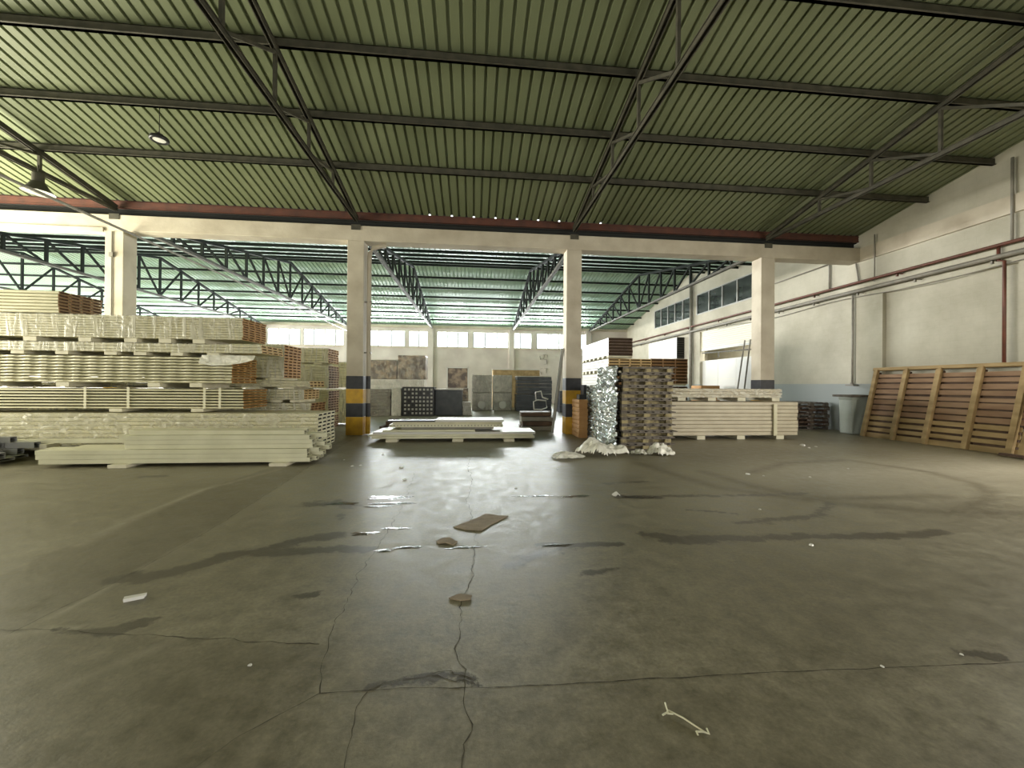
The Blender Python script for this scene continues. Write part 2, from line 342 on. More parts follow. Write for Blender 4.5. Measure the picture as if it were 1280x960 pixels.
ribbon([(-.73, 2.0), (-.79, 2.21), (-.82, 2.41), (-.86, 2.57)], .009, .02)
ribbon([(-.86, 2.57), (-.89, 3.26), (-.86, 3.64), (-.85, 4.06), (-.88, 5.24), (-.95, 6.33), (-.97, 6.9)], .008, .05)
ribbon([(-.73, 2.0), (-.35, 2.0), (.2, 1.96), (1.11, 1.95), (1.73, 1.94), (2.83, 1.9), (3.4, 1.9), (6, 1.85)], .010, .006)
ribbon([(-.73, 2.0), (-.87, 1.88), (-1.0, 1.77), (-1.09, 1.63), (-1.2, 1.4)], .006, .01)
ribbon([(-3.6, 2.66), (-2.69, 2.67), (-2.09, 2.58), (-1.58, 2.49), (-1.2, 2.43), (-.87, 2.38)], .010, .02)
ribbon([(-2.74, 2.63), (-2.7, 2.91), (-2.65, 3.28), (-2.65, 4.15), (-2.76, 5.56), (-2.99, 8.1), (-3.2, 10.21)], .008, .02)
ribbon([(-.5, 2.0), (-.44, 2.07), (-.24, 2.07), (-.1, 2.12), (.04, 2.02), (.04, 1.97)], .010, .03)
ribbon([(-.2, 2.05), (-.05, 2.06), (.02, 2.0)], .014, .05)
fo = struct('floor', F)
ca = fo.data.color_attributes.new('marks', 'FLOAT_COLOR', 'POINT')
arr = np.zeros((len(F.v), 4), dtype=np.float32); arr[:, 3] = 1
arr[:nbase, 0] = stain.ravel(); arr[:nbase, 1] = grey.ravel(); arr[:nbase, 2] = pale.ravel()
ca.data.foreach_set('color', arr.ravel())

# ------------------------------------------------------------------ walls
W = MB()   # right wall with window bands and openings, outline follows the gables
def wall_seg(y0, y1, z0, z1): W.box(WX, WX+.3, y0, y1, z0, z1, M_WALLD)
ZG = 6.2
for y0, y1, z0, z1 in [(-8, .6, 0, ZG), (.6, 5.4, 4.1, ZG), (5.4, 8.15, 0, ZG), (8.15, 11.28, 4.5, ZG), (11.28, 17.0, 0, ZG), (17.0, 21.4, 4.6, 5.6), (17.0, 21.75, 5.6, 5.6), (21.4, 21.75, 0, 5.6), (21.75, 22.3, 0, ZG), (22.3, 27.1, 0, 5.55), (27.1, BACK, 0, ZG)]:
    if z1 > z0: wall_seg(y0, y1, z0, z1)
wall_seg(21.4, 21.4001, 0, .01)
def gable(y0, y1, zf, zlow):
    n = 6
    for i in range(n):
        a, b = y0+(y1-y0)*i/n, y0+(y1-y0)*(i+1)/n
        vs = [(x, y, z) for x in (WX, WX+.3) for y, z in ((a, zlow), (b, zlow), (b, zf(b)), (a, zf(a)))]
        W.add(vs, [(0, 3, 2, 1), (4, 5, 6, 7), (3, 7, 6, 2), (0, 1, 5, 4), (0, 4, 7, 3), (1, 2, 6, 5)], M_WALLD)
zfr = lambda y: 6.57+.19*(12-abs(y-2)-2)
gable(-8, 2, lambda y: 6.64+.19*(10-abs(y-2)), ZG); gable(2, 12.3, lambda y: 6.64+.19*(10-abs(y-2)), ZG)
zbk = lambda y: 6.33+.195*(9.95-abs(y-22.25))
gable(12.3, 17.0, zbk, ZG); gable(21.75, 22.3, zbk, ZG); gable(27.1, BACK+.3, zbk, ZG)
gable(17.0, 21.75, zbk, 6.8); gable(22.3, 27.1, zbk, 6.85)
W.box(WX+.12, WX+.3, 8.15, 11.28, 0, 4.5, M_WALL)
struct('wall_right', W)
# ring beam on the right wall, same level as the big beam
B = MB(); B.box(WX-.08, WX, -8, BY+.2, 5.69, 6.12, M_CONC); struct('trim_1', B)
W = MB(); wins = [(-39, -33.2), (-32.9, -26.8), (-26.5, -20.3), (-20.0, -16.6), (-15.87, -13.39), (-13.21, -9.95), (-9.6, -5.42), (-5.19, -3.54), (-2.97, -.44), (-.09, 4.74), (5.11, 9.79)]
W.box(-41, 13.1, BACK, BACK+.3, 0, 4.5, M_WALLB); W.box(-41, 13.1, BACK, BACK+.3, 5.75, 6.25, M_WALLB)
prev = -41
for a, b in wins+[(13.1, 14)]:
    W.box(prev, min(a, 13.1), BACK, BACK+.3, 4.5, 5.75, M_WALLB); prev = b
for x in COLX+[-36]: W.box(x-.22, x+.22, BACK-.12, BACK, 0, 6.05, M_WALLB)
W.box(-41, 13, BACK-.06, BACK, 4.40, 4.48, M_CONC)
struct('wall_back', W)
W = MB()
W.box(-41.3, -41, 12.2, BACK+.3, 0, .4, M_WALL); W.box(-41.3, -41, 12.2, BACK+.3, 6.0, 8.4, M_WALL)
W.box(-41.3, -41, 12.2, 14, 0, 6, M_WALL); W.box(-41.3, -41, 30, BACK+.3, 0, 6, M_WALL)
struct('wall_left_rear', W)
W = MB()
W.box(-15.5, -15.2, -8.3, 4.9, 0, 8.8, M_WALL); W.box(-15.5, -15.2, 4.9, 10.9, 5.5, 8.8, M_WALL); W.box(-15.5, -15.2, 10.9, 12.2, 0, 8.8, M_WALL)
struct('wall_left', W)
W = MB(); W.box(-41, -15.2, 12.25, 12.4, 0, 6.2, M_WALL); struct('wall_partition', W)
W = MB()
W.box(-15.2, -8.5, -8.3, -8, 0, 6.6, M_WALL); W.box(-8.5, .5, -8.3, -8, 4.9, 6.6, M_WALL); W.box(.5, 13.1, -8.3, -8, 0, 6.6, M_WALL)
struct('wall_front', W)

# windows of the back wall
for i, (a, b) in enumerate(wins):
    f = MB(); n = max(2, round((b-a)/.93)); fw_ = .045
    for z in (4.5, 5.75-fw_): f.box(a, b, BACK+.05, BACK+.12, z, z+fw_, M_ALU)
    for k in range(n+1):
        x = a+(b-a-fw_)*k/n; f.box(x-.03, x+fw_+.03, BACK+.005, BACK+.12, 4.5+fw_, 5.75-fw_, M_ALU)
    o = struct('window_%d' % (i+1), f)
    p = MB(); p.box(a+.02, b-.02, BACK+.08, BACK+.086, 4.53, 5.72, M_PANE); p.obj('window_pane', o)
# window bands in the right wall
for i, (y0, y1, z0, z1, n) in enumerate([(22.3, 27.1, 5.55, 6.85, 5), (17.0, 21.75, 5.6, 6.8, 4)]):
    f = MB()
    for z in (z0, z1-.06): f.box(WX-.02, WX+.08, y0, y1, z, z+.06, M_ALU)
    for k in range(n+1):
        y = y0+(y1-y0-.07)*k/n; f.box(WX-.02, WX+.08, y, y+.07, z0+.06, z1-.06, M_ALU)
    o = struct('window_%d' % (len(wins)+1+i), f)
    p = MB(); p.box(WX+.03, WX+.045, y0+.02, y1-.02, z0+.02, z1-.02, M_DGLASS); p.obj('window_pane', o)
# side room behind the opening
W = MB()
W.box(18, 18.2, 15, 29, 0, 7.6, M_WALL); W.box(WX+.3, 18, 14.8, 15, 0, 7.6, M_WALL); W.box(WX+.3, 18, 29, 29.2, 0, 7.6, M_WALL)
W.box(WX+.3, 18.2, 14.8, 29.2, 7.6, 7.7, M_WALL); W.box(WX+.3, 18, 15, 29, 4.9, 5.0, M_WALL)
struct('wall_side_room', W)
d = MB()   # white folding leaf door standing inside the opening
for k in range(3):
    y0 = 17.05+k*1.45
    d.box(WX+.16, WX+.20, y0, y0+1.43, .02, 2.95, M_WHITE)
    for z in (.9, 1.9): d.box(WX+.15, WX+.16, y0+.05, y0+1.38, z, z+.02, M_SHUT)
struct('door_1', d)
s_ = thing('roller_shutter', (WX+.1, 19.2, 3.55), 'half raised cream roller shutter in the opening of the right wall', 'shutter')
b_ = MB()
for k in range(10): b_.box(-.02, .03, -2.15, 2.15, .02+k*.105, .115+k*.105, M_SHUT)
b_.obj('curtain', s_, bevel=.01)
b_ = MB(); b_.box(-.04, .05, -2.17, 2.17, -.06, .02, M_ALU); b_.obj('bottom_rail', s_)
b_ = MB(); b_.bar((0, -2.0, -.30), (0, 2.1, -.16), .05, .06, M_STEEL); b_.bar((0, .6, -.25), (0, .6, -.5), .05, .05, M_STEEL); b_.obj('brace', s_)
p = MB(); p.tube([(12.55, 17.55, 0), (12.72, 17.15, 3.7)], .035, M_PIPEG); p.obj('metal_pole', label='straight grey pole leaning at the near edge of the shutter opening', cat='pole')
p = MB(); p.tube([(12.45, 17.95, 0), (12.70, 17.5, 3.7)], .035, M_PIPEG); p.obj('metal_pole', label='grey pole leaning left of the one at the shutter edge', cat='pole')

# ------------------------------------------------------------------ roofs
def corrugated(name, x0, x1, y0, z0, y1, z1, m, pitch=.22, th=.045, closers=None):
    R = MB(); n = int((x1-x0)/pitch); vs = []; fs = []
    prof = []
    for i in range(n):
        x = x0+i*pitch; prof += [(x, 0), (x+pitch-.068, 0), (x+pitch-.055, th), (x+pitch-.014, th)]
    prof.append((x0+n*pitch, 0)); k = len(prof)
    for (y, z) in ((y0, z0), (y1, z1)): vs += [(px, y, z+pz) for px, pz in prof]
    for i in range(k-1): fs.append((i, i+1, k+i+1, k+i))
    R.add(vs, fs, m)
    if closers:
        for i in range(n):
            x = x0+i*pitch
            if not closers(i, x): R.box(x+pitch-.085, x+pitch, y0-.001 if y0 < y1 else y0-.03, y0+.03 if y0 < y1 else y0+.001, z0, z0+th, M_SLOTG)
    return R
rz = lambda y: 6.60+.19*(12-y)
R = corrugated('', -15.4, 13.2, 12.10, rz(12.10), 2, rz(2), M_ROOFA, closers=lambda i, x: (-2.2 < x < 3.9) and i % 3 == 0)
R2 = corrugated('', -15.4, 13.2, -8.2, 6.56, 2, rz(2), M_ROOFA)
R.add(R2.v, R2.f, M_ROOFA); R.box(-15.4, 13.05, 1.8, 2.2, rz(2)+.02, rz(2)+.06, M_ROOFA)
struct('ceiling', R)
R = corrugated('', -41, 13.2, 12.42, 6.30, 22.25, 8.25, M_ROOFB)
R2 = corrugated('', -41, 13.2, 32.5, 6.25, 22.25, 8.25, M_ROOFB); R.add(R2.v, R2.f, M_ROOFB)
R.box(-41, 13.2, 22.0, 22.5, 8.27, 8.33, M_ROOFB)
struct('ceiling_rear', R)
# valley gutter between the roofs
g = thing('valley_gutter', (-13, 12.2, 6.14), 'red brown steel gutter running along the top of the concrete beam', 'gutter')
b_ = MB(); b_.box(-2.2, 25.78, -.14, -.08, .22, .43, M_RUST); b_.box(-2.2, 25.78, -.16, -.14, .22, .24, M_RUST); b_.box(-2.2, 25.78, -.16, -.14, .38, .40, M_RUST); b_.obj('gutter_face', g, label='rusty red face of the gutter')
b_ = MB(); b_.box(-2.2, 25.78, .02, .06, .0, .44, M_SLOTG); b_.box(-2.2, 25.78, -.08, .02, .20, .22, M_SLOTG); b_.obj('gap_light_block', g)  # added dark panel: closes the shaded gap, blocks light from the rear hall

# beam
b_ = MB(); b_.box(-15.2, WX, BY, BY+.45, 5.69, 6.13, M_CONC)
b_.obj('concrete_beam', bevel=.015, label='long cream concrete beam carried by the row of columns', cat='beam')
b_ = MB(); b_.box(-15.2, -10.17, BY-.05, BY, 5.63, 5.74, M_CONC); b_.obj('trim_2', kind='structure')
# columns
cd = {-29.25: None}
names = {-22.8: 'square concrete column beyond the left edge of the frame', -16.37: 'square cream column hidden left behind the tall panel stacks', -9.92: 'cream concrete column rising behind the tall panel stacks at left',
         -3.46: 'cream concrete column with black and yellow bands and a drain pipe on its side', 3.06: 'cream concrete column with black and yellow bands beside the orange carton stack', 9.46: 'cream concrete column behind the bundle of ivory panels near the right wall'}
for x in COLX[3:]:
    t = thing('concrete_column', (x, BY+.235, 0), names[x], 'column', 'banded concrete columns under the beam')
    b_ = MB(); b_.box(-.235, .235, -.235, .215, 0, 5.69, M_CONC); b_.obj('shaft', t, bevel=.012)
    for k, (z0, z1, mm, nm) in enumerate([(0, .53, M_YEL, 'yellow_band'), (.53, .93, M_BLACK, 'black_band'), (.93, 1.35, M_YEL, 'yellow_band'), (1.35, 1.73, M_BLACK, 'black_band')]):
        b_ = MB(); e = .006; b_.box(-.235-e, .235+e, -.235-e, .215+e, z0+.001, z1, mm); b_.obj(nm, t, bevel=.01)
t = thing('drain_pipe', (-3.10, BY+.12, 0), 'beige rainwater pipe with an elbow running down the banded column', 'pipe')
b_ = MB(); b_.tube([(0, 0, .02), (0, 0, 5.2), (.02, 0, 5.38), (.10, 0, 5.52), (.30, .1, 5.62), (.42, .18, 5.66)], .065, M_CONC, 12); b_.obj('pipe', t, smooth=True)
b_ = MB(); b_.tube([(0, 0, .03), (0, 0, .53)], .069, M_YEL, 12); b_.obj('yellow_band', t)
for za, zb_ in ((.53, .93), (1.35, 1.73)): b_ = MB(); b_.tube([(0, 0, za), (0, 0, zb_)], .069, M_BLACK, 12); b_.obj('black_band', t)
for z in (2.4, 3.9): b_ = MB(); b_.box(-.12, .075, -.05, .05, z, z+.04, M_PIPEG); b_.obj('clamp', t)
t = thing('conduit', (-9.96, BY-.02, 2.9), 'thin conduit with a small junction box on the left rear column', 'conduit')
b_ = MB(); b_.tube([(0, 0, 0), (0, 0, 2.75)], .014, M_PIPEG); b_.obj('tube', t)
b_ = MB(); b_.box(-.05, .05, -.04, .02, 2.05, 2.17, M_PIPEG); b_.obj('junction_box', t)

# ------------------------------------------------------------------ front hall trusses and purlins
PY = [10.05, 8.62, 7.2, 5.75, 4.3, 2.9]
def angle_pair(b, p, q, w, m):
    b.bar(Vector(p)+Vector((-.035, 0, 0)), Vector(q)+Vector((-.035, 0, 0)), .012, w, m); b.bar(Vector(p)+Vector((.035, 0, 0)), Vector(q)+Vector((.035, 0, 0)), .012, w, m)
    b.bar(Vector(p)+Vector((0, 0, w/2)), Vector(q)+Vector((0, 0, w/2)), .12, .012, m)
tl = {-16.37: 'olive steel roof truss furthest left over the front hall', -9.92: 'olive steel roof truss at left carrying the bell shaped lamp', -3.46: 'olive steel roof truss ending above the column with the drain pipe', 3.06: 'olive steel roof truss ending above the column beside the carton stack', 9.46: 'olive steel roof truss nearest the right wall in the front hall'}
for x in COLX[3:]:
    t = thing('roof_truss', (x, BY+.1, 6.13), tl[x], 'roof truss', 'steel trusses of the front hall')
    Z = lambda y: ZR(y)-6.13; Y = lambda y: y-BY-.1; zb = .15
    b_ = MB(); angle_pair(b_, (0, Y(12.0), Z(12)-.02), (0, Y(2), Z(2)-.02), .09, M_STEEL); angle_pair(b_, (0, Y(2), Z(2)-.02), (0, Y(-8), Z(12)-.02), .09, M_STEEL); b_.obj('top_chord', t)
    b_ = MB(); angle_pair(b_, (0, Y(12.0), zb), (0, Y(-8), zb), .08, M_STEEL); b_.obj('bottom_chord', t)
    b_ = MB(); b_.box(-.13, .13, -.12, .1, -.13, .02, M_STEEL); b_.obj('bearing_plate', t)
    for k, y in enumerate(PY):
        b_ = MB(); b_.bar((0, Y(y), zb), (0, Y(y), Z(y)), .055, .055, M_STEEL); b_.obj('vertical_strut', t)
        if k < len(PY):
            y2 = PY[k-1] if k else None
            if y2: b_ = MB(); b_.bar((0, Y(y), zb+.02), (0, Y(y2), Z(y2)-.06), .05, .05, M_STEEL); b_.obj('diagonal_strut', t)
    for y in PY[:4]:
        yy = 4-y
        b_ = MB(); b_.bar((0, Y(yy), zb), (0, Y(yy), Z(y)), .055, .055, M_STEEL); b_.obj('vertical_strut', t)
ordn = ['first', 'second', 'third', 'fourth', 'fifth', 'sixth']
for k, y in enumerate(PY):
    b_ = MB(); z = ZR(y)
    b_.box(-15.2, WX, y-.03, y+.03, z+.03, z+.185, M_STEEL); b_.box(-15.2, WX, y-.06, y+.03, z+.03, z+.042, M_STEEL); b_.box(-15.2, WX, y-.03, y+.06, z+.173, z+.185, M_STEEL)
    b_.obj('roof_purlin', recenter=True, label='%s olive steel purlin up from the gutter in the front hall' % ordn[k], cat='purlin', group='purlins of the front hall')
for kb, y in enumerate([4-a for a in PY]):
    b_ = MB(); z = ZR(4-y); b_.box(-15.2, WX, y-.03, y+.03, z+.03, z+.185, M_STEEL)
    b_.obj('roof_purlin', recenter=True, label='%s olive steel purlin up from the eave behind the viewer' % ordn[kb], cat='purlin', group='purlins behind the viewer')

# ------------------------------------------------------------------ rear hall trusses and purlins
ZT = lambda y: 6.02+.195*(9.95-abs(y-22.25))
NY = [12.55+1.4*k for k in range(15)]
NY[7] = 22.25
tl2 = {-29.25: 'farthest left dark lattice truss of the rear hall', -22.8: 'dark lattice truss at far left behind the stacks', -16.37: 'dark lattice truss left of the rear column by the stacks', -9.92: 'dark lattice truss just right of the column behind the stacks', -3.46: 'dark lattice truss right of the column with the drain pipe', 3.06: 'dark lattice truss just left of the column beside the cartons', 9.46: 'dark lattice truss nearest the windows of the right wall'}
def rear_truss_meshes():
    out = []
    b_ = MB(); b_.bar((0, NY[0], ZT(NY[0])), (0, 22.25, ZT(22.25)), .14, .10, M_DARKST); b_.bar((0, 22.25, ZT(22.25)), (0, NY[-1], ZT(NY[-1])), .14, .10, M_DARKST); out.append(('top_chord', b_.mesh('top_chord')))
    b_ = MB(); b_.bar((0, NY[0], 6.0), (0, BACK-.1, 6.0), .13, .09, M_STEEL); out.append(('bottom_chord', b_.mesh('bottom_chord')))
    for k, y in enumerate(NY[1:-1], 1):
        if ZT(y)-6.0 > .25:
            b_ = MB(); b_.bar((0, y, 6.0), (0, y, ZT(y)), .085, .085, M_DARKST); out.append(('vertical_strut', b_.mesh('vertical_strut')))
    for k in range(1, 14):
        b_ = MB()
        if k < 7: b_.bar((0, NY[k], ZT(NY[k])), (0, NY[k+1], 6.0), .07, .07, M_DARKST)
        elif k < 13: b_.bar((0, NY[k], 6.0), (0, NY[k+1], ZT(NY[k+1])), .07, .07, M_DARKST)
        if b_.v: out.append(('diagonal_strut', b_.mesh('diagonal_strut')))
    return out
RT = rear_truss_meshes()
for x in COLX:
    t = thing('lattice_truss', (x+.1, 0, 0), tl2[x], 'roof truss', 'lattice trusses of the rear hall')
    for nm, me in RT: inst(nm, me, t)
for k, y in enumerate(NY[:-1]):
    b_ = MB(); z = ZT(y)+.05
    b_.box(-40.9, WX, y-.03, y+.03, z+.05, z+.16, M_DARKST)
    near = y < 22.2
    O9 = ordn+['seventh', 'eighth', 'ninth']; lab = ('%s dark purlin behind the beam on the near slope of the rear roof' % O9[k]) if near else ('%s dark purlin past the ridge of the rear roof' % O9[k-8 if k > 7 else 0])
    if k == 7: lab = 'dark purlin along the ridge of the rear roof'
    b_.obj('roof_purlin', recenter=True, label=lab, cat='purlin', group='purlins of the rear hall')
b_ = MB(); b_.box(-40, WX, BACK-.1, BACK, 6.02, 6.2, M_CONC); b_.obj('trim_3', kind='structure')

# pipe crossing below the beam at left, running with the trusses
b_ = MB(); b_.tube([(-9.48, -2, 5.70), (-9.5, 12, 5.62), (-9.5, 31.9, 5.48)], .035, M_PIPEG, 8); b_.obj('long_pipe', label='thin pale pipe running in depth just right of the left rear column', cat='pipe')

# ------------------------------------------------------------------ pipes and fittings on the right wall
def pipe(name, pts, r, m, label, cat='pipe', brackets=None):
    o0 = Vector(pts[0]); t = thing(name, o0, label, cat)
    b_ = MB(); b_.tube([Vector(p)-o0 for p in pts], r, m, 10); b_.obj('tube', t, smooth=True)
    for (x, y, z) in (brackets or []):
        b_ = MB(); b_.box(x-o0.x-.03, WX-o0.x, y-o0.y-.02, y-o0.y+.02, z-o0.z-r-.02, z-o0.z-r, m); b_.box(x-o0.x-.03, x-o0.x+.03, y-o0.y-.02, y-o0.y+.02, z-o0.z-r-.09, z-o0.z-r, m); b_.obj('bracket', t)
    return t
pipe('wall_pipe', [(12.62, -2, 4.97), (12.62, 31.8, 5.0)], .042, M_PIPER, 'upper red brown pipe running along the right wall', brackets=[(12.62, y, 4.98) for y in np.arange(2, 31, 2.9)])
pipe('wall_pipe', [(12.60, -2, 4.70), (12.60, 31.8, 4.70)], .06, M_PIPEG, 'lower thicker grey brown pipe running along the right wall', brackets=[(12.60, y, 4.70) for y in np.arange(3.4, 31, 1.7)])
pipe('wall_cable', [(12.72, y, 4.50+.05*math.sin(y*1.1)) for y in np.arange(2, 20, .4)], .012, M_PIPEG, 'thin sagging cable under the pipes on the right wall', 'cable')
pipe('riser_pipe', [(12.72, 12.19, 1.68), (12.72, 12.19, 4.68)], .032, M_PIPEG, 'brown riser pipe dropping to the wall above the grey bin')
t = thing('pipe_foot', (12.70, 12.19, 1.56), 'small capped fitting at the foot of the riser pipe', 'fitting')
b_ = MB(); b_.box(-.1, .1, -.14, .14, 0, .05, M_PIPEG); b_.obj('base', t); b_ = MB(); b_.lathe([(0, .05), (.05, .05), (.05, .1), (.03, .12), (0, .12)], M_PIPEG, 10); b_.obj('cap', t)
pipe('riser_pipe', [(12.70, 8.45, 4.97), (12.70, 8.45, 4.62), (12.70, 8.34, 4.58), (12.70, 8.34, 2.1)], .035, M_PIPER, 'red riser pipe with a small jog above the leaning wooden pallets')
pipe('riser_pipe', [(12.74, 13.1, 5.0), (12.74, 13.1, 6.4)], .03, M_PIPEG, 'short riser above the wall pipes right of the last column')
pipe('riser_pipe', [(12.74, 12.0, 5.0), (12.74, 12.1, 5.66)], .025, M_PIPEG, 'short riser above the wall pipes just under the beam end')
pipe('riser_pipe', [(12.70, 11.45, 4.9), (12.70, 11.45, 6.4)], .02, M_PIPEG, 'thin conduit rising past the end of the concrete beam')
pipe('riser_pipe', [(12.69, 8.2, 4.97), (12.69, 8.2, 7.0)], .03, M_PIPEG, 'conduit rising to the roof at the right edge of the picture')
pipe('wall_conduit', [(12.74, 13.1, 5.95), (12.74, 17.0, 5.9)], .022, M_PIPEG, 'thin level conduit high on the wall right of the last column', 'conduit')
pipe('downpipe', [(12.66, 22.1, 0), (12.66, 22.1, 8.0)], .09, M_PIPEG, 'tall grey downpipe between the two window bands of the right wall')
t = thing('ventilation_unit', (12.68, 25, 3.2), 'white wall unit with dark louvre high behind the pallet stacks', 'ventilation unit')
b_ = MB(); b_.box(-.35, .12, -1.9, 2.0, 0, 1.3, M_WHITE); b_.obj('housing', t, bevel=.02)
b_ = MB()
for k in range(9): b_.bar((-.34, -1.97, .08+k*.14), (.10, -1.97, .08+k*.14), .07, .03, M_STEEL)
b_.box(-.35, .12, -1.94, -1.90, 0, 1.3, M_SLOTG); b_.obj('louvre', t)
# lettering on the back wall
t = thing('wall_lettering', (5.75, BACK-.005, 2.3), 'dark hand painted marks on the rear wall right of the slate stack', 'lettering')
b_ = MB()
for (x0, z0, x1, z1) in [(-.35, 1.6, -.28, 1.3), (-.1, 1.7, .2, 1.72), (.05, 1.7, -.05, 1.35), (-.05, 1.35, .25, 1.3), (.25, 1.3, .22, .95), (.22, .95, .0, .9), (-.3, .55, -.1, .6), (.05, .58, .3, .6), (.2, .58, .18, .2), (-.28, .3, -.2, .1), (.28, 1.75, .32, 1.5)]:
    b_.bar((x0, 0, z0), (x1, 0, z1), .008, .09, M_INK, (0, 1, 0))
b_.obj('strokes', t)
b_ = MB()

# ------------------------------------------------------------------ lamps
t = thing('bell_lamp', (-9.7, 9.8, 5.70), 'grey bell shaped industrial lamp hanging from the left truss', 'lamp')
b_ = MB(); b_.lathe([(.27, 0), (.25, .03), (.19, .10), (.13, .2), (.10, .24)], M_STEEL, 28); b_.obj('shade', t, smooth=True)
b_ = MB(); b_.lathe([(0, .24), (.10, .24), (.10, .42), (.07, .45), (0, .45)], M_STEEL, 20); b_.obj('ballast_housing', t)
b_ = MB(); b_.lathe([(0, .012), (.12, -.012), (.24, .015), (.265, .005)], M_REFL, 28); b_.obj('reflector', t, smooth=True, label='pale shiny underside')
b_ = MB(); b_.tube([(-.0, 0, .45), (0, 0, .62)], .015, M_STEEL); b_.obj('hook', t)
t = thing('disc_lamp', (-6.33, 8.6, 6.38), 'small black disc lamp hanging on a cord under the roof at left', 'lamp')
b_ = MB(); b_.lathe([(0, .10), (.07, .10), (.09, .06), (.15, .045), (.165, -.01), (.14, -.035), (.11, -.01), (0, -.005)], M_BLK, 28); b_.obj('housing', t, smooth=True)
b_ = MB(); b_.lathe([(.105, -.014), (.05, -.02), (0, -.022)], M_LENS, 28); b_.obj('lens', t, label='white round lens')
b_ = MB(); b_.tube([(0, 0, .09), (0, 0, .64)], .007, M_BLK); b_.tube([(-.02, 0, .09), (0, 0, .15)], .02, M_BLK); b_.obj('cord', t)

# ------------------------------------------------------------------ panel bundles
_cache = {}
def layer_mesh(L, Wd, h, n, side, endm, slot, scallop=False, solid=False):
    key = (L, Wd, h, n, side.name, endm.name, scallop, solid)
    if key in _cache: return _cache[key]
    b_ = MB(); pw = Wd/n; g = .006
    for i in range(n):
        y0, y1 = i*pw+g/2, (i+1)*pw-g/2; z0, z1 = .002, h-.004; c = min(.012, h*.22)
        out = [(y0+c, z0), (y1-c, z0), (y1, z0+c), (y1, z1-c), (y1-c, z1), (y0+c, z1), (y0, z1-c), (y0, z0+c)]
        ti, tz = .030, h*.26; iz0, iz1, iy0, iy1 = z0+tz, z1-tz, y0+ti, y1-ti; ci = (iz1-iz0)*.2
        inn = [(iy0+ci, iz0), (iy1-ci, iz0), (iy1, iz0+ci), (iy1, iz1-ci), (iy1-ci, iz1), (iy0+ci, iz1), (iy0, iz1-ci), (iy0, iz0+ci)]
        b_.add([(x, y, z) for x in (-L, 0) for y, z in out], [(k, (k+1) % 8, 8+(k+1) % 8, 8+k) for k in range(8)]+[tuple(range(7, -1, -1))], side)
        if solid: b_.add([(0, y, z) for y, z in out], [tuple(range(8))], endm); continue
        b_.add([(0, y, z) for y, z in out]+[(0, y, z) for y, z in inn], [(k, (k+1) % 8, 8+(k+1) % 8, 8+k) for k in range(8)], endm)
        b_.add([(x, y, z) for x in (0, -.05) for y, z in inn], [(k, (k+1) % 8, 8+(k+1) % 8, 8+k) for k in range(8)]+[tuple(range(8, 16))], slot)
    if scallop:
        x = -.1
        while x > -L+.3:
            hh = h*.42; zc = h/2
            vs = [(x, 0, zc), (x-.26, 0, zc), (x-.08, -.014, zc+hh), (x-.18, -.014, zc+hh), (x-.08, -.014, zc-hh*.2), (x-.18, -.014, zc-hh*.2), (x-.13, 0, zc-hh), (x-.08, 0, zc+hh), (x-.18, 0, zc+hh)]
            b_.add(vs, [(2, 4, 5, 3), (0, 4, 2), (1, 3, 5), (0, 6, 4), (1, 5, 6), (4, 6, 5), (0, 2, 7), (1, 8, 3), (2, 3, 8, 7)], side)
            x -= .30
    me = b_.mesh('panel_layer'); _cache[key] = me; return me
def film_sheet(L, Wd, H, m, amp=.012, y_out=.02, skirt=0.0, seed=0, x1=0.02):
    """crumpled film hugging front, top and back of a bundle"""
    b_ = MB(); nx_ = int(L/.09)+1; prof = []
    nH, nW = max(3, int(H/.05)), max(4, int(Wd/.12))
    for k in range(nH+1): prof.append((-y_out, -skirt+(H+skirt+.004)*k/nH, 'f'))
    prof.append((.05, H+.004, 't'))
    vs = []
    for i in range(nx_+1):
        x = x1-(L+.04)*i/nx_
        for (y, z, c) in prof:
            d = nz3(x+seed, y*1.3, z*1.5, 7)*amp+nz3(x*2+seed, y, z*.5, 12)*amp*.6; d = abs(d)*1.2
            vs.append((x, y-d if c == 'f' else (y+d if c == 'b' else y), z+d*.15 if c == 't' else z))
    k = len(prof); fs = [(i*k+j, i*k+j+1, (i+1)*k+j+1, (i+1)*k+j) for i in range(nx_) for j in range(k-1)]
    b_.add(vs, fs, m); return b_
def bundle(loc, L, Wd, H, nl, nc, label, side=M_CREAM, endm=M_ENDO, slot=M_SLOT, rz=0, gapf=1.0, scallop=False, solid=False, film=None, straps=(), bearers=(), bh=.10, group=None, cat='panel bundle', jit=.012, strapm=None, famp=.012, fskirt=0.0):
    t = thing('panel_bundle', loc, label, cat, group, rz)
    z0 = bh if bearers else 0; h = (H-z0)/nl
    me = layer_mesh(L, Wd, round(h*gapf, 4), nc, side, endm, slot, scallop, solid)
    for k in range(nl):
        inst('panel_layer', me, t, (random.uniform(-jit, jit)+(.13 if scallop and k % 2 else 0)*0, random.uniform(-jit, jit)*.5, z0+k*h))
    for x in straps:
        b_ = MB(); e = .016; wd_ = .05
        for (y0, y1, a, c) in ((-e-.004, -e, z0, H+e), (Wd+e, Wd+e+.004, z0, H+e), (-e, Wd+e, H+e*.5, H+e)): b_.box(x-wd_/2, x+wd_/2, y0, y1, a, c, strapm or M_STRAP)
        b_.obj('strap', t)
    for x in bearers:
        b_ = MB(); b_.box(x-.12, x+.12, 0.0, Wd-.02, .001, z0-.001, M_BEARER); b_.obj('bearer_block', t, bevel=.006)
    if film:
        b_ = film_sheet(L, Wd, H-z0, film, seed=loc[0]+loc[2], amp=famp, skirt=fskirt); o = b_.obj('film_wrap', t, smooth=False, label='crumpled clear film'); o.location = (0, 0, z0)
    return t
rng = lambda a, b, s: list(np.arange(a, b, s))
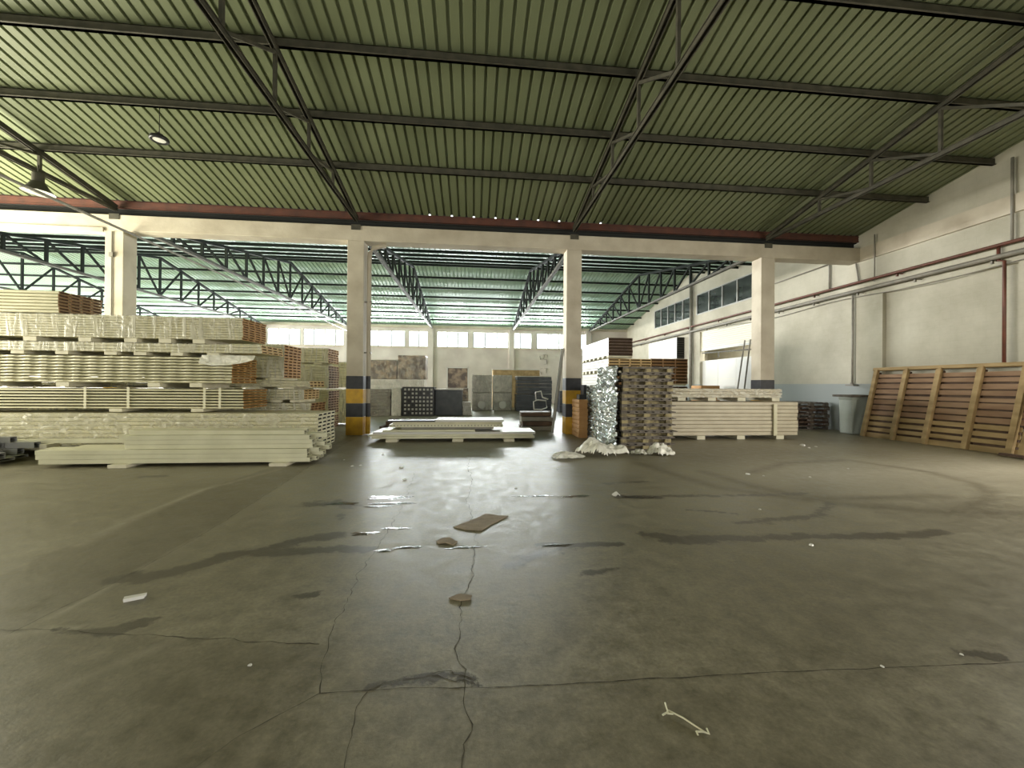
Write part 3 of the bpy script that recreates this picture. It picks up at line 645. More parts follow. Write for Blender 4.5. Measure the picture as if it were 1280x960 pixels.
Y1 = 8.8; WD = .95
# front row, from the floor up
bundle((-3.25, Y1-.12, 0), 8.2, 1.02, .87, 9, 4, 'long wrapped bundle with pale slotted end at the bottom of the front left stack', endm=M_CREAM, slot=M_SLOTG, film=M_FILM2, bearers=rng(-7.9, 0, 1.4), bh=.14, famp=.03)
bundle((-4.80, Y1, .89), 6.6, WD, .49, 7, 4, 'open striped panel bundle, second from the bottom of the front left stack', side=M_CREAM, gapf=.68, endm=M_ENDO, straps=(-.75, -.45, -2.2, -3.0, -4.9), bearers=[-.9, -2.45, -5.1, -6.2], bh=.07, group=None)
bundle((-5.03, Y1, 1.40), 6.6, WD, .64, 9, 4, 'scalloped panel bundle with orange slotted end, third from the bottom of the front left stack', scallop=True, gapf=.8, bearers=[-.7, -1.5, -3.2, -4.6, -6.1], bh=.09)
bundle((-4.45, Y1, 2.05), 7.2, WD, .25, 3, 4, 'thin wrapped panel bundle sandwiched below the big wrapped one in the front left stack', endm=M_ENDL, film=M_FILM, bearers=[-.95, -1.65, -2.35, -2.9, -3.8, -4.6, -5.4, -6.4], bh=.07)
bundle((-4.83, Y1, 2.31), 6.8, WD, .55, 9, 4, 'film wrapped panel bundle with orange slotted end near the top of the front left stack', film=M_FILM, bearers=[-.85, -1.5, -2.15, -3.0, -4.0, -5.0, -6.0], bh=.09, endm=M_ENDO)
bundle((-8.32, Y1, 2.88), 4.2, WD, .45, 7, 4, 'unwrapped cream bundle with brown slotted end on top of the front left stack', endm=M_ENDB, gapf=.94)
# loose white flap of film over the thin bundle's end
fl = MB(); vs = []
for i in range(9):
    for j in range(5):
        u, v_ = i/8, j/4
        vs.append((-5.6+1.05*u, Y1-.03-.10*v_+.03*nz3(u*3, v_*2, 1), 2.07-.22*v_*(.35+.65*math.sin(PI*min(1, .25+u*.7)))+.01*nz3(u*4, v_, 3)))
fl.add(vs, [(i*5+j, i*5+j+1, (i+1)*5+j+1, (i+1)*5+j) for i in range(8) for j in range(4)], M_HEAP)
fl.obj('film_flap', label='white flap of film hanging over the orange end of the scalloped bundle', cat='film', recenter=True)
# middle row
Y2 = 10.1
bundle((-3.85, Y2, 0), 8.6, WD, .64, 7, 4, 'wrapped bundle on the floor in the second row of the left stacks', endm=M_ENDB, film=M_FILM, bearers=rng(-8.2, 0, 1.2))
bundle((-3.95, Y2, .65), 8.4, WD, .37, 5, 4, 'brown ended wrapped bundle lying second from the floor in the second row', endm=M_ENDB, film=M_FILM, bearers=rng(-8.2, 0, .8), bh=.05)
bundle((-4.12, Y2, 1.03), 8.4, WD, .32, 4, 4, 'pale ended bundle with white blocks below it in the second row', endm=M_ENDL, film=M_FILM, bearers=[-.2, -.65, -1.3, -2.2, -3.2, -4.2, -5.3, -6.5, -7.8], bh=.07)
bundle((-3.98, Y2, 1.36), 8.4, WD, .20, 2, 4, 'thin film covered bundle under the orange ended one in the second row', endm=M_ENDL, film=M_FILM2, bearers=[-.5, -1.3, -2.2, -3.2, -4.2, -5.3, -6.5, -7.8], bh=.05)
bundle((-4.58, Y2, 1.58), 7.6, WD, .86, 11, 4, 'tall orange ended wrapped bundle on top of the second row', endm=M_ENDO, film=M_FILM, bearers=[-.2, -1.0, -2.0, -3.0, -4.0, -5.2, -6.6], bh=.05)
# third row
Y3 = 12.6
bundle((-4.42, Y3, 0), 4.6, WD, .50, 6, 4, 'brown ended bundle on the floor of the third row', endm=M_ENDB, bearers=rng(-4.2, 0, 1.1))
bundle((-4.42, Y3, .52), 4.6, WD, .76, 9, 4, 'brown ended bundle second from the floor of the third row', endm=M_ENDB, film=M_FILM, bearers=rng(-4.2, 0, 1.1), bh=.05)
bundle((-4.42, Y3, 1.30), 4.6, WD, .75, 9, 4, 'wrapped bundle below the top one of the third row', endm=M_ENDB, film=M_FILM, bearers=rng(-4.2, 0, 1.1), bh=.05)
bundle((-4.44, Y3, 2.08), 3.6, WD, .50, 6, 4, 'grey cream bundle with brown end topping the third row', endm=M_ENDO, film=M_FILM, bearers=rng(-3.3, 0, 1.0), bh=.05)
# fourth row, right of the third behind the drain pipe column
bundle((-4.3, 14.6, 0), 3.2, WD, 1.3, 12, 4, 'tall brown bundle behind the third row, close to the banded column', endm=M_ENDB, film=M_FILM, bearers=rng(-3, 0, 1.0))
bundle((-4.3, 14.6, 1.32), 3.2, WD, .95, 9, 4, 'upper wrapped bundle behind the third row close to the banded column', endm=M_ENDB, film=M_FILM, bearers=rng(-3, 0, 1.0), bh=.05)
# bundle of thick ivory panels right of the pallet stack, and the wrapped one on it
bundle((9.36, 10.62, 0), 4.3, 1.05, 1.07, 9, 1, 'big bundle of nine thick ivory panels standing before the last column', side=M_IVORY, endm=M_IVORY, solid=True, bearers=[-.55, -1.75, -2.95, -4.1], bh=.11, gapf=1.0, jit=.02)
bundle((8.85, 10.66, 1.09), 3.9, 1.0, .35, 3, 4, 'film wrapped bundle lying on the thick ivory panels', side=M_IVORY, endm=M_ENDL, film=M_FILM2, bearers=[-.15, -1.2, -2.1, -3.0], bh=.10, famp=.02)
t = thing('edge_post', (8.62, 10.595, .11), 'upright ivory edge post strapped against the thick ivory panels', 'edge post')
b_ = MB(); b_.box(-.055, .055, -.03, 0, 0, .90, M_CREAM); b_.obj('post', t, bevel=.006)
# bundles lying in depth behind the pallet stack
bundle((5.22, 15.0, 0), 3.7, 1.6, 2.0, 14, 4, 'lower bundle lying lengthwise behind the foil covered pallets', rz=-PI/2, endm=M_ENDB, side=M_WHITE, bearers=[-.4, -1.4, -2.4, -3.3])
bundle((5.22, 15.0, 2.02), 3.7, 1.75, .55, 4, 4, 'wide yellowish ended bundle behind the foil covered pallets', rz=-PI/2, endm=M_ENDL, side=M_WHITE, bearers=[-.1, -.7, -1.3, -1.9, -2.5, -3.1, -3.6], bh=.12)
bundle((5.22, 15.0, 2.60), 3.7, .98, .78, 6, 1, 'white sided bundle with dark brown end topping the stack behind the foil covered pallets', rz=-PI/2, endm=M_WOODD, slot=M_SLOT, side=M_WHITE, bearers=[-.1, -.7, -1.3, -1.9, -2.5, -3.1, -3.6], bh=.08)
bundle((6.98, 15.1, 0), 3.0, 1.55, 1.5, 10, 4, 'lower dark ended bundle behind the wrapped ivory bundle', rz=-PI/2, endm=M_WOODD, side=M_WHITE, bearers=[-.4, -1.4, -2.4])
bundle((6.98, 15.1, 1.52), 3.0, 1.55, 1.08, 8, 3, 'reddish brown ended bundle seen over the wrapped ivory bundle', rz=-PI/2, endm=M_ENDB, side=M_WHITE, bearers=[-.2, -1.4, -2.4], bh=.08)

# ------------------------------------------------------------------ rails in front of the left stack
def rail_mesh(L, w_, h_, m, gr=True):
    b_ = MB(); t_ = .006
    b_.box(-L, 0, 0, w_, 0, t_, m); b_.box(-L, 0, 0, w_, h_-t_, h_, m); b_.box(-L, 0, w_-t_, w_, t_, h_-t_, m)
    b_.box(-L, 0, 0, t_, t_, h_-t_, m)
    b_.box(-L, -.012, t_*2, w_-t_*2, h_*.48, h_*.52, M_SLOTG); b_.box(-L, -.3, t_, w_-t_, t_, h_-t_, M_SLOTG)
    if gr:
        for z in (h_*.2, h_*.72): b_.box(-L, 0, -.006, 0, z, z+h_*.12, m)
    return b_.mesh('rail')
RL = [(rail_mesh(L, .13, .078, M_RAIL), L) for L in (4.5, 3.2, 3.0)]
NTH = ['lowest', 'second', 'third', 'fourth', 'fifth', 'sixth', 'seventh', 'eighth', 'ninth', 'tenth', 'eleventh', 'twelfth', 'topmost']
ORD = ['frontmost', 'second', 'third', 'fourth', 'fifth', 'sixth', 'seventh', 'eighth', 'ninth', 'tenth', 'eleventh', 'twelfth', 'topmost']
lab_r = {0: '%s long ivory rail of the %s row, bottom tier of the loose rail pile', 1: '%s ivory rail of the %s row, second tier of the loose rail pile', 2: '%s short layer ivory rail, %s row on top of the loose rail pile'}
for tier, (x1, z0, nz_, nyy, mi) in enumerate([(-2.97, .06, 3, 5, 0), (-2.95, .305, 3, 4, 1), (-3.1, .55, 1, 3, 2)]):
    for a in range(nz_):
        for c in range(nyy):
            me, L = RL[mi]; dx = random.uniform(-.05, .02) if c == 0 else random.uniform(-.22, .25)
            inst('ivory_rail', me, None, (x1+dx-(.02*a), 7.62+.05*tier+c*.138+random.uniform(-.003, .003), z0+a*.081), (0, 0, 0), label=lab_r[tier] % (['lowest', 'middle', 'upper'][a] if nz_ > 1 else 'single', ORD[c]), cat='rail', group='ivory rails, tier %s of the loose pile' % ['one', 'two', 'three'][tier])
for k, x in enumerate([(-6.15), (-3.5)]):
    b_ = MB(); b_.box(x-.15, x+.15, 7.5, 8.4, 0, .058, M_BEARER); b_.obj('bearer_block', bevel=.005, recenter=True, label='white bearer block under the %s end of the ivory rail pile' % ['left', 'right'][k], cat='block')
me = rail_mesh(2.6, .12, .09, M_RAIL)
for k, (x, y, z) in enumerate([(-2.72, 8.46, .22), (-2.82, 8.46, .32), (-2.62, 8.33, .10)]):
    pass
me2 = rail_mesh(3.0, .1, .07, M_RAIL, False)
b_ = MB(); b_.box(-6.62-.06, -6.62+.06, 8.36, 8.60, 0, .30, M_BEARER); b_.box(-8.2, -8.08, 8.36, 8.60, 0, .30, M_BEARER)
b_.obj('bearer_pair', label='pair of white blocks carrying the single rail near the far left rails', cat='block', recenter=True)
inst('single_rail', me2, None, (-6.45, 8.50, .302), (0, 0, 0), label='single ivory rail lying alone behind the left end of the rail pile', cat='rail')
# far left open profiles
MP = [rail_mesh(4.5, .12, .11, M_ALU, False), rail_mesh(4.5, .3, .05, M_ALU, False)]
b_ = MB()
for x in (-11.6, -9.4): b_.box(x-.1, x+.1, 7.75, 8.62, 0, .06, M_BEARER)
b_.obj('bearer_pair', label='pair of blocks under the open steel profiles at the far left', cat='block', recenter=True)
for k in range(2):
    inst('steel_profile', MP[1], None, (-8.35-.1*k, 7.80+k*.32, .062), (0, 0, 0), label='flat steel profile under the far left pile, %s one' % ['front', 'rear'][k], cat='steel profile', group='flat profiles in the far left pile')
for a in range(4):
    for c in range(6-a):
        inst('steel_profile', MP[0], None, (-8.55+random.uniform(-.25, .25)+(.35 if (a == 1 and c > 3) else 0)-.15*a, 7.80+c*.135+.03*a, .115+a*.115), (0, 0, random.uniform(-.003, .003)), label='open ended steel profile, %s layer and %s row of the far left pile' % (NTH[a], ORD[c]), cat='steel profile', group='open profiles in the far left pile')

# ------------------------------------------------------------------ flat pile of sheets in the middle
def sheet_pack(name, x0, x1, y0, y1, z0, z1, m, label, ridges=0, cat='sheet'):
    b_ = MB(); b_.box(x0, x1, y0, y1, z0, z1, m)
    if ridges:
        for k in range(ridges):
            x = x0+(x1-x0)*(k+.3)/ridges; b_.box(x, x+(x1-x0)/ridges*.3, y0-.004, y0, z0+.03, z1-.02, M_PIPEG)
    return b_.obj(name, recenter=True, bevel=.004, label=label, cat=cat)
for k, x in enumerate((-2.1, -.4, .95)):
    b_ = MB(); b_.box(x-.14, x+.14, 10.45, 11.6, 0, .078, M_BEARER); b_.obj('bearer_block', recenter=True, bevel=.005, label='white bearer under the flat sheet pile, %s of three' % ['leftmost', 'middle one', 'rightmost'][k], cat='block')
sheet_pack('panel_sheet', -2.62, 1.64, 10.52, 11.62, .08, .14, M_RAIL, 'pale panel at the very bottom of the flat sheet pile')
sheet_pack('panel_sheet', -2.70, 1.60, 10.55, 11.60, .142, .195, M_RAIL, 'pale panel second from the bottom of the flat sheet pile')
sheet_pack('panel_sheet', -2.58, 1.66, 10.53, 11.62, .197, .25, M_WHITE, 'glossy white panel with its top bare at the right of the flat sheet pile')
sheet_pack('panel_sheet', -2.35, .05, 10.60, 11.5, .252, .30, M_RAIL, 'short pale panel lying left on the flat sheet pile')
sheet_pack('profile_pack', -1.9, .55, 10.72, 11.5, .302, .36, M_PIPEG, 'grey profile pack under the ribbed panel of the flat sheet pile', 0, 'profile pack')
sheet_pack('ribbed_panel', -2.2, .80, 10.68, 11.55, .362, .44, M_RAIL, 'ribbed grey cream panel in the upper half of the flat sheet pile', 34, 'panel')
sheet_pack('panel_sheet', -2.12, .78, 10.70, 11.55, .442, .50, M_CREAM, 'cream panel under the topmost one of the flat sheet pile')
sheet_pack('panel_sheet', -1.00, .82, 10.66, 11.5, .502, .56, M_WHITE, 'white panel topping the flat sheet pile')
sheet_pack('black_strip', -2.25, -1.02, 10.68, 10.95, .502, .54, M_BLK, 'flat black strip lying at the top left of the flat sheet pile', 0, 'strip')

# ------------------------------------------------------------------ wooden pallets
def pallet_parts(L, D, h, m_board, m_block):
    """L along X, D along Y"""
    bd = h*.16; P = []
    a = MB()
    a.box(0, L, 0, .10, 0, bd, m_board, .002); P.append(('bottom_board', a.mesh('bottom_board'), [(0, 0, 0), (0, D/2-.05, 0), (0, D-.10, 0)]))
    a = MB(); a.box(0, .14, 0, .12, bd, h-2*bd, m_block, .002); P.append(('block', a.mesh('block'), [(x, y, 0) for x in (0, L/2-.07, L-.14) for y in (0, D/2-.06, D-.12)]))
    a = MB(); a.box(0, L, 0, .10, h-2*bd, h-bd, m_board, .002); P.append(('cross_board', a.mesh('cross_board'), [(0, 0, 0), (0, D/2-.05, 0), (0, D-.10, 0)]))
    a = MB(); a.box(0, .13, -.01, D, h-bd, h, m_board, .002); P.append(('deck_board', a.mesh('deck_board'), [(L*k/6*.975, 0, 0) for k in range(7)]))
    a = MB(); a.box(.13, L-.13, .10, .16, bd, h-2*bd, M_WOODY); P.append(('inner_slat', a.mesh('inner_slat'), [(0, 0, 0)]))
    return P
PA = pallet_parts(1.22, 1.42, .148, M_WOODG, M_WOODY)
for k in range(13):
    t = thing('wooden_pallet', (3.44+random.uniform(-.02, .03), 8.92+random.uniform(-.02, .02), k*.1505), 'brown grey pallet with yellowish blocks, %s from the floor in the tall foil sided stack' % NTH[k], 'pallet', 'pallets of the tall foil sided stack', random.uniform(-.006, .006))
    for nm, me, locs in PA:
        for l in locs: inst(nm, me, t, l)
def plain_pallet(loc, L, D, h, label, group, m=M_WOODG, mb=M_WOODG, rz=0):
    a = MB(); bd = h*.18
    for y in (0, D/2-.05, D-.1): a.box(0, L, y, y+.1, 0, bd, m); a.box(0, L, y, y+.1, h-2*bd, h-bd, m)
    for x in (0, L/2-.07, L-.14):
        for y in (0, D/2-.05, D-.1): a.box(x, x+.14, y, y+.1, bd, h-2*bd, mb)
    for k in range(7): a.box(L*k/6*.9, L*k/6*.9+.1, 0, D, h-bd, h, m)
    o = a.obj('wooden_pallet', label=label, cat='pallet', group=group); o.location = loc; o.rotation_euler = (0, 0, rz); return o
for k in range(10):
    plain_pallet((3.44+random.uniform(-.02, .02), 10.45, k*.1485), 1.22, 1.25, .148, '%s pallet from the floor in the shorter foil covered stack behind' % NTH[k], 'pallets of the shorter foil covered stack')
for k in range(7):
    plain_pallet((11.35+random.uniform(-.04, .04), 13.0+random.uniform(-.03, .03), k*.138), 1.3, 1.3, .137, '%s dark pallet from the floor in the low stack left of the grey bin' % NTH[k], 'dark pallets by the right wall', M_WOODD if k % 3 else M_WOODG, M_WOODG)
for k in range(2):
    plain_pallet((-3.0+.15*k, 13.1+.2*k, k*.14), 1.5, 1.2, .137, ['dark pallet on the floor right of the banded column with the drain pipe', 'dark pallet lying on another right of the banded column with the drain pipe'][k], None, M_WOODD, M_WOODD, .1*k)

# silver film hanging on the left side of both pallet stacks
def crumple(name, x, y0, y1, z0, z1, m, label, cat, amp=.07, seed=0, parent=None, nyy=26, nz_=46, topfold=.25):
    b_ = MB(); vs = []
    for j in range(nz_+1):
        for i in range(nyy+1):
            y = y0+(y1-y0)*i/nyy; z = z0+(z1-z0)*j/nz_
            d = nz3(y+seed, z*2.6, seed, 3.2)*amp*1.1+nz3(y*1.5+seed, z*3.5, 3, 7)*amp*.9
            vs.append((x-.05-abs(d)*1.5, y+nz3(z, y, 7, 4)*.02, z+nz3(z, y, 9, 5)*.015))
    k = nyy+1; fs = [(j*k+i, j*k+i+1, (j+1)*k+i+1, (j+1)*k+i) for j in range(nz_) for i in range(nyy)]
    n0 = len(vs)
    for i in range(nyy+1): # top flap
        a = vs[nz_*k+i]; vs.append((x+topfold, a[1], z1+.03+.02*nz3(a[1], 0, 0, 4)))
    fs += [(nz_*k+i, nz_*k+i+1, n0+i+1, n0+i) for i in range(nyy)]
    b_.add(vs, fs, m); return b_.obj(name, parent, label=label, cat=cat, recenter=True)
crumple('foil_sheet', 3.385, 8.90, 10.38, .03, 1.97, M_FOIL, 'crumpled silver film covering the left side of the tall pallet stack', 'film', .075, 2)
crumple('foil_sheet', 3.45, 10.46, 11.72, .02, 1.50, M_FOIL, 'crumpled silver film on the shorter stack behind the tall pallets', 'film', .07, 9)
crumple('foil_sheet', 3.42, 8.94, 10.3, .25, 1.0, M_FOIL, 'loose inner fold of silver film low on the tall pallet stack', 'film', .03, 5) if False else None

def heap(name, cx, cy, rx, ry, h, m, label, seed=0, n=34, rot=0):
    b_ = MB(); vs = []; fs = []
    for j in range(n+1):
        for i in range(n+1):
            u, v_ = i/n*2-1, j/n*2-1; r = math.hypot(u, v_)
            ang = math.atan2(v_, u); edge = 1+.22*nz3(math.cos(ang), math.sin(ang), seed, 1.6)
            rr = max(0, 1-(r/edge)**2); z = h*(rr**.55)*(.72+.55*nz3(u+seed, v_, seed, 1.5))+h*.16*abs(nz3(u*2, v_*2+seed, 2, 3))*(rr > 0)*min(1, rr*3)
            x = u*rx+.05*nz3(u, v_, seed+4, 5)*rx; y = v_*ry+.05*nz3(u, v_, seed+8, 5)*ry
            vs.append((x*math.cos(rot)-y*math.sin(rot), x*math.sin(rot)+y*math.cos(rot), max(.004, z) if rr > 0 else -1))
    for j in range(n):
        for i in range(n):
            q = (j*(n+1)+i, j*(n+1)+i+1, (j+1)*(n+1)+i+1, (j+1)*(n+1)+i)
            if all(vs[k][2] >= 0 for k in q): fs.append(q)
    used = sorted({k for q in fs for k in q}); rm = {k: i for i, k in enumerate(used)}
    b_.add([vs[k] for k in used], [tuple(rm[k] for k in q) for q in fs], m)
    o = b_.obj(name, smooth=True, label=label, cat='plastic film'); o.location = (cx, cy, .002); return o
heap('plastic_heap', 2.80, 8.45, .62, .42, .34, M_HEAP, 'crumpled white plastic sheet heaped at the left foot of the tall pallet stack', 1)
heap('plastic_heap', 1.98, 8.12, .42, .22, .12, M_HEAP, 'flat tongue of white plastic reaching left from the bigger heap', 5, rot=.25)
heap('plastic_heap', 3.62, 8.40, .17, .17, .13, M_HEAP, 'low strand of pale plastic before the front of the tall pallet stack', 12)
heap('plastic_heap', 4.12, 8.38, .34, .26, .24, M_HEAP, 'rounded white plastic bundle at the right foot of the tall pallet stack', 8)
heap('plastic_scrap', 1.93, 5.2, .07, .05, .06, M_WHITE, 'small crumpled white piece lying beside a dark wet streak', 3, 12)

# orange cartons beside the banded column
for k in range(9):
    b_ = MB(); y0 = 11.02
    n = 6; vs = []
    pr = [(0, 0), (.22, 0), (.24, .03), (.24, .095), (.22, .12), (0, .12), (-.015, .095), (-.015, .03)]
    b_.add([(x, y, z) for y in (0, .8) for x, z in pr], [(i, (i+1) % 8, 8+(i+1) % 8, 8+i) for i in range(8)]+[tuple(range(7, -1, -1)), tuple(range(8, 16))], M_CART)
    o = b_.obj('orange_carton', label='%s rounded orange carton from the floor in the stack beside the banded column' % NTH[k], cat='carton', group='orange cartons by the banded column'); o.location = (3.02+random.uniform(-.008, .008), y0+.05+random.uniform(-.02, .02), .002+k*.122)
t = thing('black_case', (2.96, 11.2, 1.102), 'small black case with a raised back on top of the orange cartons', 'case')
b_ = MB(); b_.box(.08, .30, 0, .3, 0, .14, M_BLK); b_.obj('body', t, bevel=.01); b_ = MB(); b_.box(.20, .30, 0, .3, .14, .42, M_BLK); b_.obj('raised_back', t, bevel=.01)
t = thing('leaning_rail', (2.45, 12.15, 0), 'long pale rail leaning against the left face of the banded column', 'rail')
b_ = MB(); b_.bar((0, 0, .02), (.33, .06, 2.66), .05, .07, M_ALU); b_.obj('outer_bar', t); b_ = MB(); b_.bar((.05, .02, .4), (.33, .07, 2.66), .02, .10, M_STEEL); b_.obj('inner_bar', t)
# dark plank pile left of that column
for k in range(4):
    for j in range(3):
        b_ = MB(); L = 1.0+random.uniform(-.05, .1); b_.box(0, L, 0, .30, 0, .13, M_WOODD if (k+j) % 2 else M_PIPEG, .006)
        o = b_.obj('dark_plank', bevel=.006, label='dark plank, %s layer, %s row of the low pile left of the leaning rail' % (NTH[k], ORD[j]), cat='plank', group='dark planks behind the flat sheet pile'); o.location = (1.60+random.uniform(-.05, .03), 12.9+j*.33, .01+k*.155)
t = thing('tube_frame', (2.25, 13.3, .64), 'bent white tubular frame lying on the dark planks', 'frame')
b_ = MB(); b_.tube([(-.2, 0, .02), (-.22, 0, .3), (-.1, 0, .36), (.2, 0, .34), (.24, 0, .1), (.05, .02, .03), (-.2, 0, .04)], .022, M_WHITE); b_.obj('lower_loop', t, smooth=True)
b_ = MB(); b_.tube([(-.12, .1, .36), (-.14, .1, .62), (.05, .1, .66), (.1, .1, .45), (.3, .1, .38)], .024, M_WHITE); b_.obj('upper_loop', t, smooth=True)

# ------------------------------------------------------------------ goods far back in the rear hall
def goods(name, x0, x1, y0, d, z0, z1, m, label, layers=0, film=None, top=None, cat='wrapped goods'):
    t = thing(name, ((x0+x1)/2, y0, z0), label, cat); w2 = (x1-x0)/2; H = z1-z0
    if layers:
        h = H/layers
        me = MB(); me.box(-w2, w2, 0, d, .006, h-.008, m, .006); me = me.mesh('layer')
        for k in range(layers): inst('layer', me, t, (random.uniform(-.02, .02), random.uniform(-.02, .02), k*h))
    else:
        b_ = MB(); b_.box(-w2, w2, 0, d, 0, H, m); b_.obj('body', t, bevel=.03)
    if top: b_ = MB(); b_.box(-w2-.03, w2+.03, -.03, d, H, H+.05, top); b_.obj('cover_board', t, label='pale cover board')
    if film:
        b_ = film_sheet(2*w2, d, H, film, amp=.015, y_out=.04, seed=x0); o = b_.obj('film_wrap', t, label='glossy clear film'); o.location = (w2, 0, 0)
    return t
goods('wrapped_stack', -5.0, -3.88, 19, 1.1, 0, 1.27, M_WOODG, 'film wrapped layered stack right behind the banded column with the drain pipe', 8, M_FILMG)
goods('wrapped_stack', -3.82, -3.38, 19, 1.1, 0, 1.33, M_GREYF, 'narrow silver wrapped stack left of the black crate with white dots', 0, M_FILMG)
t = thing('dotted_crate', (-3.32, 19.0, 0), 'black crate rack whose front shows rows of white square openings', 'crate')
b_ = MB(); CW = 1.45; nC, nR = 8, 7; H_ = 1.36
b_.box(0, CW, .06, 1.1, 0, H_, M_BLK); b_.obj('body', t)
b_ = MB()
for i in range(nC+1): x = i*(CW-.06)/nC; b_.box(x, x+.07, 0, .06, 0, H_, M_BLK)
for j in range(nR+1): z = j*(H_-.06)/nR; b_.box(0, CW, -.004, .056, z, z+.08, M_BLK)
b_.obj('front_grid', t)
me = MB(); me.box(0, .10, 0, .03, 0, .10, M_WHITE); me = me.mesh('white_filling')
for i in range(nC):
    for j in range(nR):
        if random.random() > .1: inst('white_filling', me, t, (.075+i*(CW-.06)/nC, .028, .09+j*(H_-.06)/nR))
goods('wrapped_box', -1.83, -.55, 19.3, 1.1, 0, 1.24, M_NAVY, 'big black wrapped box right of the dotted crate', 0, None, M_GREYF)
goods('wrapped_stack', -.52, -.12, 19.6, .9, 0, .65, M_GREYF, 'low grey wrapped stack right of the big black box', 3, M_FILMG)
goods('wrapped_stack', -6.15, -2.8, 23, 1.2, 0, 1.75, M_GREYF, 'lower wrapped goods under the brown wrapped boxes far back', 5, M_FILMG)
goods('wrapped_box', -6.1, -4.35, 23.05, 1.1, 1.78, 2.85, M_BROWNG, 'left brown wrapped box with pale top edge far back behind the columns', 0, M_FILMG, M_GREYF)
goods('wrapped_box', -4.3, -2.75, 23.05, 1.1, 1.78, 3.15, M_BROWNG, 'right and taller brown wrapped box far back behind the columns', 0, M_FILMG)
goods('wrapped_stack', -1.5, -.3, 22.3, 1.0, 0, 1.3, M_BROWNG, 'brown wrapped stack under the framed brown box', 4, M_FILMG)
t = goods('wrapped_box', -1.48, -.3, 22.35, .9, 1.32, 2.45, M_BROWNG, 'brown box with a white frame standing on a wrapped stack far back')
b_ = MB()
for (a, b, c, d_) in ((-.61, -.55, 0, 1.15), (.55, .61, 0, 1.15), (-.61, .61, 1.10, 1.16)): b_.box(a, b, -.02, .04, c, d_, M_WHITE)
b_.obj('white_frame', t)
k = 0
for i in range(2):
    for j in range(2):
        t = goods('wrapped_box', -.08+i*1.24, 1.06+i*1.2, 23.3, 1.2, j*1.05, j*1.05+1.03, M_GREYF, ['lower left', 'upper left', 'lower right', 'upper right'][k]+' grey wrapped box in the block left of the slate stack', 0, M_FILMG); k += 1
        if j == 0:
            b_ = MB(); b_.lathe([(0, 0), (.2, 0), (.24, .02), (.24, .06)], M_WHITE, 20); o = b_.obj('round_patch', t, label='pale round patch'); o.location = (0, -.07, .35); o.rotation_euler = (PI/2, 0, 0)
goods('slate_stack', 2.45, 4.5, 22.6, 1.1, 0, .98, M_NAVY, 'lower dark slate stack of flat layers far back', 7, None)
goods('slate_stack', 2.5, 4.5, 22.6, 1.1, 1.0, 1.98, M_NAVY, 'upper dark slate stack of flat layers far back', 5, None, M_GREYF)
goods('panel_stack', 1.25, 4.4, 26.2, .6, 0, 2.5, M_WOODL, 'tall pale wooden panel standing behind the grey and slate stacks', 0, None, M_WHITE, 'panel')
goods('dark_box', 4.75, 5.6, 21.5, .8, 0, 1.2, M_NAVY, 'dark box half hidden right of the slate stack', 3, None, None, 'box')
goods('orange_box', 11.2, 12.2, 18.6, .9, 0, 1.55, M_CART, 'orange cardboard box in front of the white leaf doors', 0, None, None, 'box')
goods('cream_box', 10.6, 11.4, 22.5, .9, 0, 1.9, M_CREAM, 'cream box far back along the right wall', 0, None, None, 'box')

# grey bin with a wooden lid
t = thing('storage_bin', (12.42, 11.85, 0), 'pale grey green bin under a wooden board near the right wall', 'bin')
b_ = MB(); n = 4; pr = [(.30, 0), (.315, .05), (.33, 1.1), (.36, 1.16), (.36, 1.2)]
vs = [(sx*r*.92, sy*r*.72, z) for r, z in pr for sx, sy in ((-1, -1), (1, -1), (1, 1), (-1, 1))]
b_.add(vs, [(i*4+k, i*4+(k+1) % 4, (i+1)*4+(k+1) % 4, (i+1)*4+k) for i in range(4) for k in range(4)]+[(3, 2, 1, 0)], M_GALV); b_.obj('body', t, bevel=.03)
b_ = MB(); b_.box(-.31, .31, -.248, -.232, .62, .66, M_GALV); b_.obj('rib', t)
b_ = MB(); b_.box(-.44, .36, -.34, .34, 1.2, 1.27, M_WOODG); b_.obj('lid_board', t, bevel=.008, label='weathered wooden lid board')

